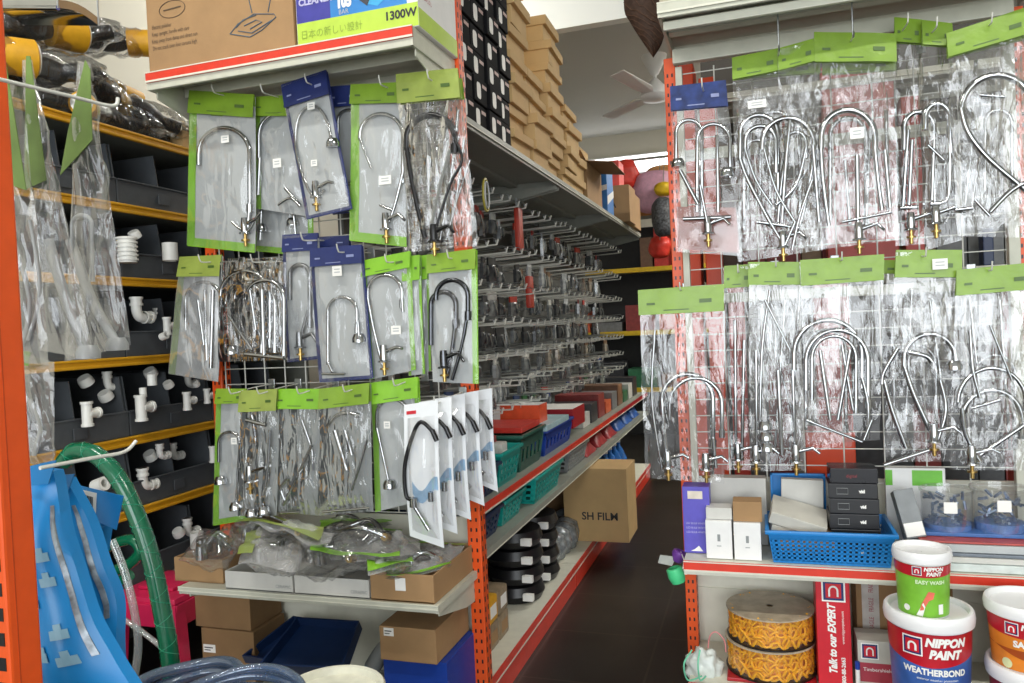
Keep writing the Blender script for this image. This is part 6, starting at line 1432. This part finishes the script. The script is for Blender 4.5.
# crumpled white bag with green lines
t = thing('crumpled_bag', 'crumpled white plastic bag with green strings at the foot of the right unit', 'bag', at(706, 668, 'y', 2.25)); c0 = at(704, 668, 'y', 2.27)
def cb(u, v):
    th = PI*v; ph = 2*PI*u; d = Vector((math.sin(th)*math.cos(ph), math.sin(th)*math.sin(ph), math.cos(th))); k = 1+.35*noise.noise(d*2.2)+.12*noise.noise(d*7)
    return c0+Vector((d.x*.05*k, d.y*.035*k, d.z*.055*k))
MB().grid(cb, 32, 20).build('bag_body', mat('milky_white', 'CDD4CF', .3, var=.1), t, smooth=True)
for k in range(2):
    o = MB().tube(sub([at(692+8*k, 650, 'y', 2.22), at(684+14*k, 664, 'y', 2.2), at(688+12*k, 680, 'y', 2.2), at(702+4*k, 676, 'y', 2.2)], 6), .0025, 6).build('string', mat('mint_string', '6FC4A0', .4), t, smooth=60)
t = thing('pink_string', 'thin pink string curling over the crumpled white bag', 'string', at(712, 640, 'y', 2.25))
MB().tube(sub([at(708, 648, 'y', 2.25), at(710, 636, 'y', 2.25), at(716, 632, 'y', 2.25), at(724, 640, 'y', 2.25), at(726, 652, 'y', 2.25)], 6), .002, 6).build('string', mat('pink_str', 'D88A8A', .4), t, smooth=60)
# ------------------------------------------------ paint pails
def pail(label, cx, cyy, z0, r, h, base_mt, deco, lidh=.035, name='paint_pail', cat='paint pail', group='paint pails'):
    t = thing(name, label, cat, (cx, cyy, z0), group); o = Vector((cx, cyy, z0))
    MB().lathe([(r*.86, 0), (r*.95, h-lidh*.8), (r*.95, h-lidh*.3)], o, 56, cap0=True).build('body', white_p, t, smooth=50)
    lid = MB().lathe([(r*.97, h-lidh), (r*1.03, h-lidh+.002), (r*1.05, h-lidh*.5), (r*1.03, h-.004), (r*1.0, h), (r*.93, h), (r*.9, h-.004), (r*.88, h-.012), (r*.5, h-.013), (.002, h-.012)], o, 56).build('lid', white_p, t, smooth=35)
    f0 = (h-lidh*.8); fc = math.atan2(CAM.y-cyy, CAM.x-cx)
    def rad(z): return r*.86+(r*.95-r*.86)*min(1, z/f0)+.0008
    def wrap(za, zb__, mt, nm, off=0, a0=-PI, a1=PI, wave=None, n=56):
        m = MB()
        def f(u, v):
            a = fc+a0+(a1-a0)*u; lo = za+(wave(u) if wave else 0); z = lo+(zb__-lo)*v; rr_ = rad(z)+off
            return o+Vector((rr_*math.cos(a), rr_*math.sin(a), z))
        m.grid(f, n, 3); return m.build(nm, mt, t, smooth=60)
    def btext(s_, size, xa, z, mt, **k):
        def bd(x, y): 
            rr_ = rad(z+y)+.0022; a = fc+(x+xa)/rr_; return o+Vector((rr_*math.cos(a), rr_*math.sin(a), z+y))
        return text(t, s_, size, None or (0, 0, 0), (1, 0, 0), (0, 0, 1), mt, bend=bd, **k)
    def shape(pts, mt, nm, off=.0016, strip=0):
        m = MB(); V = []
        for x, z in pts:
            rr_ = rad(z)+off; a = fc+x/rr_; V.append(o+Vector((rr_*math.cos(a), rr_*math.sin(a), z)))
        m.add(V, [tuple(range(len(V)))] if not strip else [(i, i+1, 2*strip-i, 2*strip+1-i) for i in range(strip)]); return m.build(nm, mt, t, fix=False)
    deco(t, wrap, btext, shape, h, lidh, r)
    return t
def emblem(shape, x, z, s):
    def sq(k, mt, nm, off):
        n = 8; top = [(x-s*k+2*s*k*i/n, z+s*k) for i in range(n, -1, -1)]; bot = [(x-s*k+2*s*k*i/n, z-s*k) for i in range(n+1)]
        shape(bot+top, mt, nm, off, n)
    sq(1, paper, 'emblem_frame', .002); sq(.86, navy, 'emblem_square', .0024); sq(.68, red, 'emblem_field', .0028)
    w_ = s*.16
    for k in range(8):
        a0, a1 = PI*k/8, PI*(k+1)/8; R1, R2 = s*.46, s*.24
        shape([(x-R1*math.cos(a0), z+s*.02+R1*math.sin(a0)*.95), (x-R1*math.cos(a1), z+s*.02+R1*math.sin(a1)*.95), (x-R2*math.cos(a1), z+s*.02+R2*math.sin(a1)), (x-R2*math.cos(a0), z+s*.02+R2*math.sin(a0))], paper, 'emblem_letter', .0034)
    for sx in (-1, 1): shape([(x+sx*s*.46, z-s*.5), (x+sx*s*.24, z-s*.5), (x+sx*s*.24, z+s*.03), (x+sx*s*.46, z+s*.03)], paper, 'emblem_letter', .0034)
def deco_wb(t, wrap, btext, shape, h, lidh, r):
    zt = h-lidh; 
    wrap(.01, zt-.004, wb_blue, 'blue_label', .0)
    wrap(zt-.085, zt-.004, mat('pail_red', 'B81C2A', .3), 'red_band', .0009, -PI*.5, PI*.5, lambda u: .03*(2*abs(u-.5))**1.5)
    wrap(zt-.089, zt-.085, paper, 'white_line', .0012, -PI*.5, PI*.5, None) if 0 else None
    emblem(shape, -.038, zt-.036, .023)
    btext('NIPPON', .0275, -.010, zt-.032, paper, bold=.0016, shear=.25, sx=.92)
    btext('PAINT', .0275, -.002, zt-.06, paper, bold=.0016, shear=.25, sx=.92)
    btext('WEATHERBOND', .021, -.06, zt-.102, paper, bold=.0009, sx=.9)
    btext('exterior weather protection', .008, -.03, zt-.115, paper)
    shape([(-.01, zt-.15), (.025, zt-.125), (.06, zt-.15), (.06, zt-.19), (-.01, zt-.19)], mat('pail_orange', 'E07A2A', .35), 'orange_patch')
def deco_green(t, wrap, btext, shape, h, lidh, r):
    zt = h-lidh
    wrap(.004, zt-.002, mat('pail_green', '7DBB3C', .3, var=.1), 'green_label', .0)
    wrap(zt-.03, zt-.002, MATS['pail_red'], 'red_band', .0009, -PI*.55, PI*.55, lambda u: .008*(2*abs(u-.5))**1.5)
    emblem(shape, -.012, zt-.014, .0105)
    btext('NIPPON', .013, .003, zt-.013, paper, bold=.0006, shear=.2, sx=.95); btext('PAINT', .013, .008, zt-.0245, paper, bold=.0006, shear=.2, sx=.95)
    btext('EASY WASH', .0125, -.016, zt-.045, mat('pale_green_print', 'D8EEC0', .4), bold=.0005)
    shape([(-.008, .02), (.0, .022), (.012, .045), (.022, .05), (.026, .065), (.012, .068), (.004, .052), (-.004, .036)], mat('pail_pink', 'E2705A', .35), 'printed_picture')
    shape([(-.016, .008), (-.002, .006), (.004, .03), (.0, .04)], paper, 'printed_glove', .0018)
    shape([(.034, .012), (.046, .012), (.046, .036), (.034, .036)], paper, 'printed_panel')
    shape([(-.038+.008*math.cos(q), .022+.008*math.sin(q)) for q in [2*PI*k/12 for k in range(12)]], paper, 'round_mark')
def deco_or(t, wrap, btext, shape, h, lidh, r):
    zt = h-lidh
    wrap(.01, zt-.002, orange_p, 'orange_label', .0)
    wrap(zt-.042, zt-.002, MATS['pail_red'], 'red_band', .0009, -PI*.6, PI*.6, lambda u: .014*(2*abs(u-.5))**1.5)
    wrap(.05, .06, mat('pail_brown', 'A2481C', .35), 'brown_wave', .0008, -PI*.6, PI*.6, lambda u: .012*math.sin(u*9))
    emblem(shape, -.033, zt-.021, .0145)
    btext('NIPPON', .018, -.014, zt-.02, paper, bold=.0008, shear=.2); btext('PAINT', .018, -.008, zt-.036, paper, bold=.0008, shear=.2)
    btext('SATIN', .02, -.03, zt-.062, paper, bold=.001)
    shape([(-.045+.012*math.cos(q), .024+.012*math.sin(q)) for q in [2*PI*k/14 for k in range(14)]], mat('pail_cream', 'D8DCA8', .35), 'round_mark')
def deco_mar(t, wrap, btext, shape, h, lidh, r):
    zt = h-lidh
    wrap(.01, zt-.002, mat('pail_maroon', '8E2A3C', .3), 'maroon_label', .0)
    btext('NIPPON', .024, -.05, zt-.03, paper, bold=.001, shear=.2); btext('PAINT', .024, -.045, zt-.052, paper, bold=.001, shear=.2)
p0 = atd(928, 605, 1.885); rr0 = .0965
pail('large white lidded paint pail with a red and blue label under the small green one', p0.x, p0.y, p0.z-.25, rr0, .25, white_p, deco_wb)
pail('plain lower paint pail under the large red and blue one', p0.x, p0.y, 0, rr0, p0.z-.252, white_p, deco_mar)
p1 = Vector((p0.x-.012, p0.y-.01, p0.z))
pail('small paint tin with a red and lime green label on top of the large pail', p1.x, p1.y, p0.z-.0118, .0635, at(924, 547, 'y', p1.y).z-p0.z+.012, white_p, deco_green, .028)
p2 = atd(1027, 598, 1.80)
pail('paint tin with an orange wood coloured label at the right edge', p2.x, p2.y, p2.z-.16, .086, .16, white_p, deco_or, .03)
pail('white lidded paint pail with a maroon label under the orange tin', p2.x+.012, p2.y, .0, .098, p2.z-.149, white_p, deco_mar, .035)
# cartons lying along the top of the right unit
for k, (xa2, xb2, hh2) in enumerate([(-.23, .06, .16), (.065, .39, .2), (.395, .71, .17)]):
    carton_box('long_carton', 'beige long carton on the top shelf of the right unit, %s from the left' % ords[k], 'carton', (xa2, 2.15, 2.031), (xb2, 2.49, 2.031+hh2), mat('beige_card', 'A9A08C', .6, var=.06), 'beige cartons on the right top shelf',
        extra=lambda t, lo, hi: [MB().box((lo.x+.01, lo.y-.001, lo.z+.02+.016*j), (hi.x-.01, lo.y, lo.z+.028+.016*j)).build('printed_line', greyd, t) for j in range(3)])
# goods on the rear shelves behind the right grid
rr = random.Random(77)
dk_ = [('dull brown', '5A4638'), ('dark grey', '3E4043'), ('grey', '6A6C6C'), ('dull tan', '8A7254'), ('dark red', '7E2E2A'), ('pale', '9C9A90')]
for zi, z in enumerate((.501, 1.301)):
    x = -.18; k = 0
    while x < 1.2:
        w_ = rr.uniform(.07, .13); h = rr.uniform(.25, .62); nm, cc = rr.choice(dk_)
        carton_box('rear_carton', '%s carton deep behind the right wire grid, %s from the left, %s shelf' % (nm, ords[k], ('lower', 'middle')[zi]), 'carton', (x, 3.12, z), (x+w_-.004, 3.33, z+h), mat('rear_'+nm.replace(' ', '_'), cc, .5, var=.25), 'cartons deep behind the right wire grid'); x += w_; k += 1

for _o in list(bpy.data.objects):
    if '_l' in _o: del _o['_l']
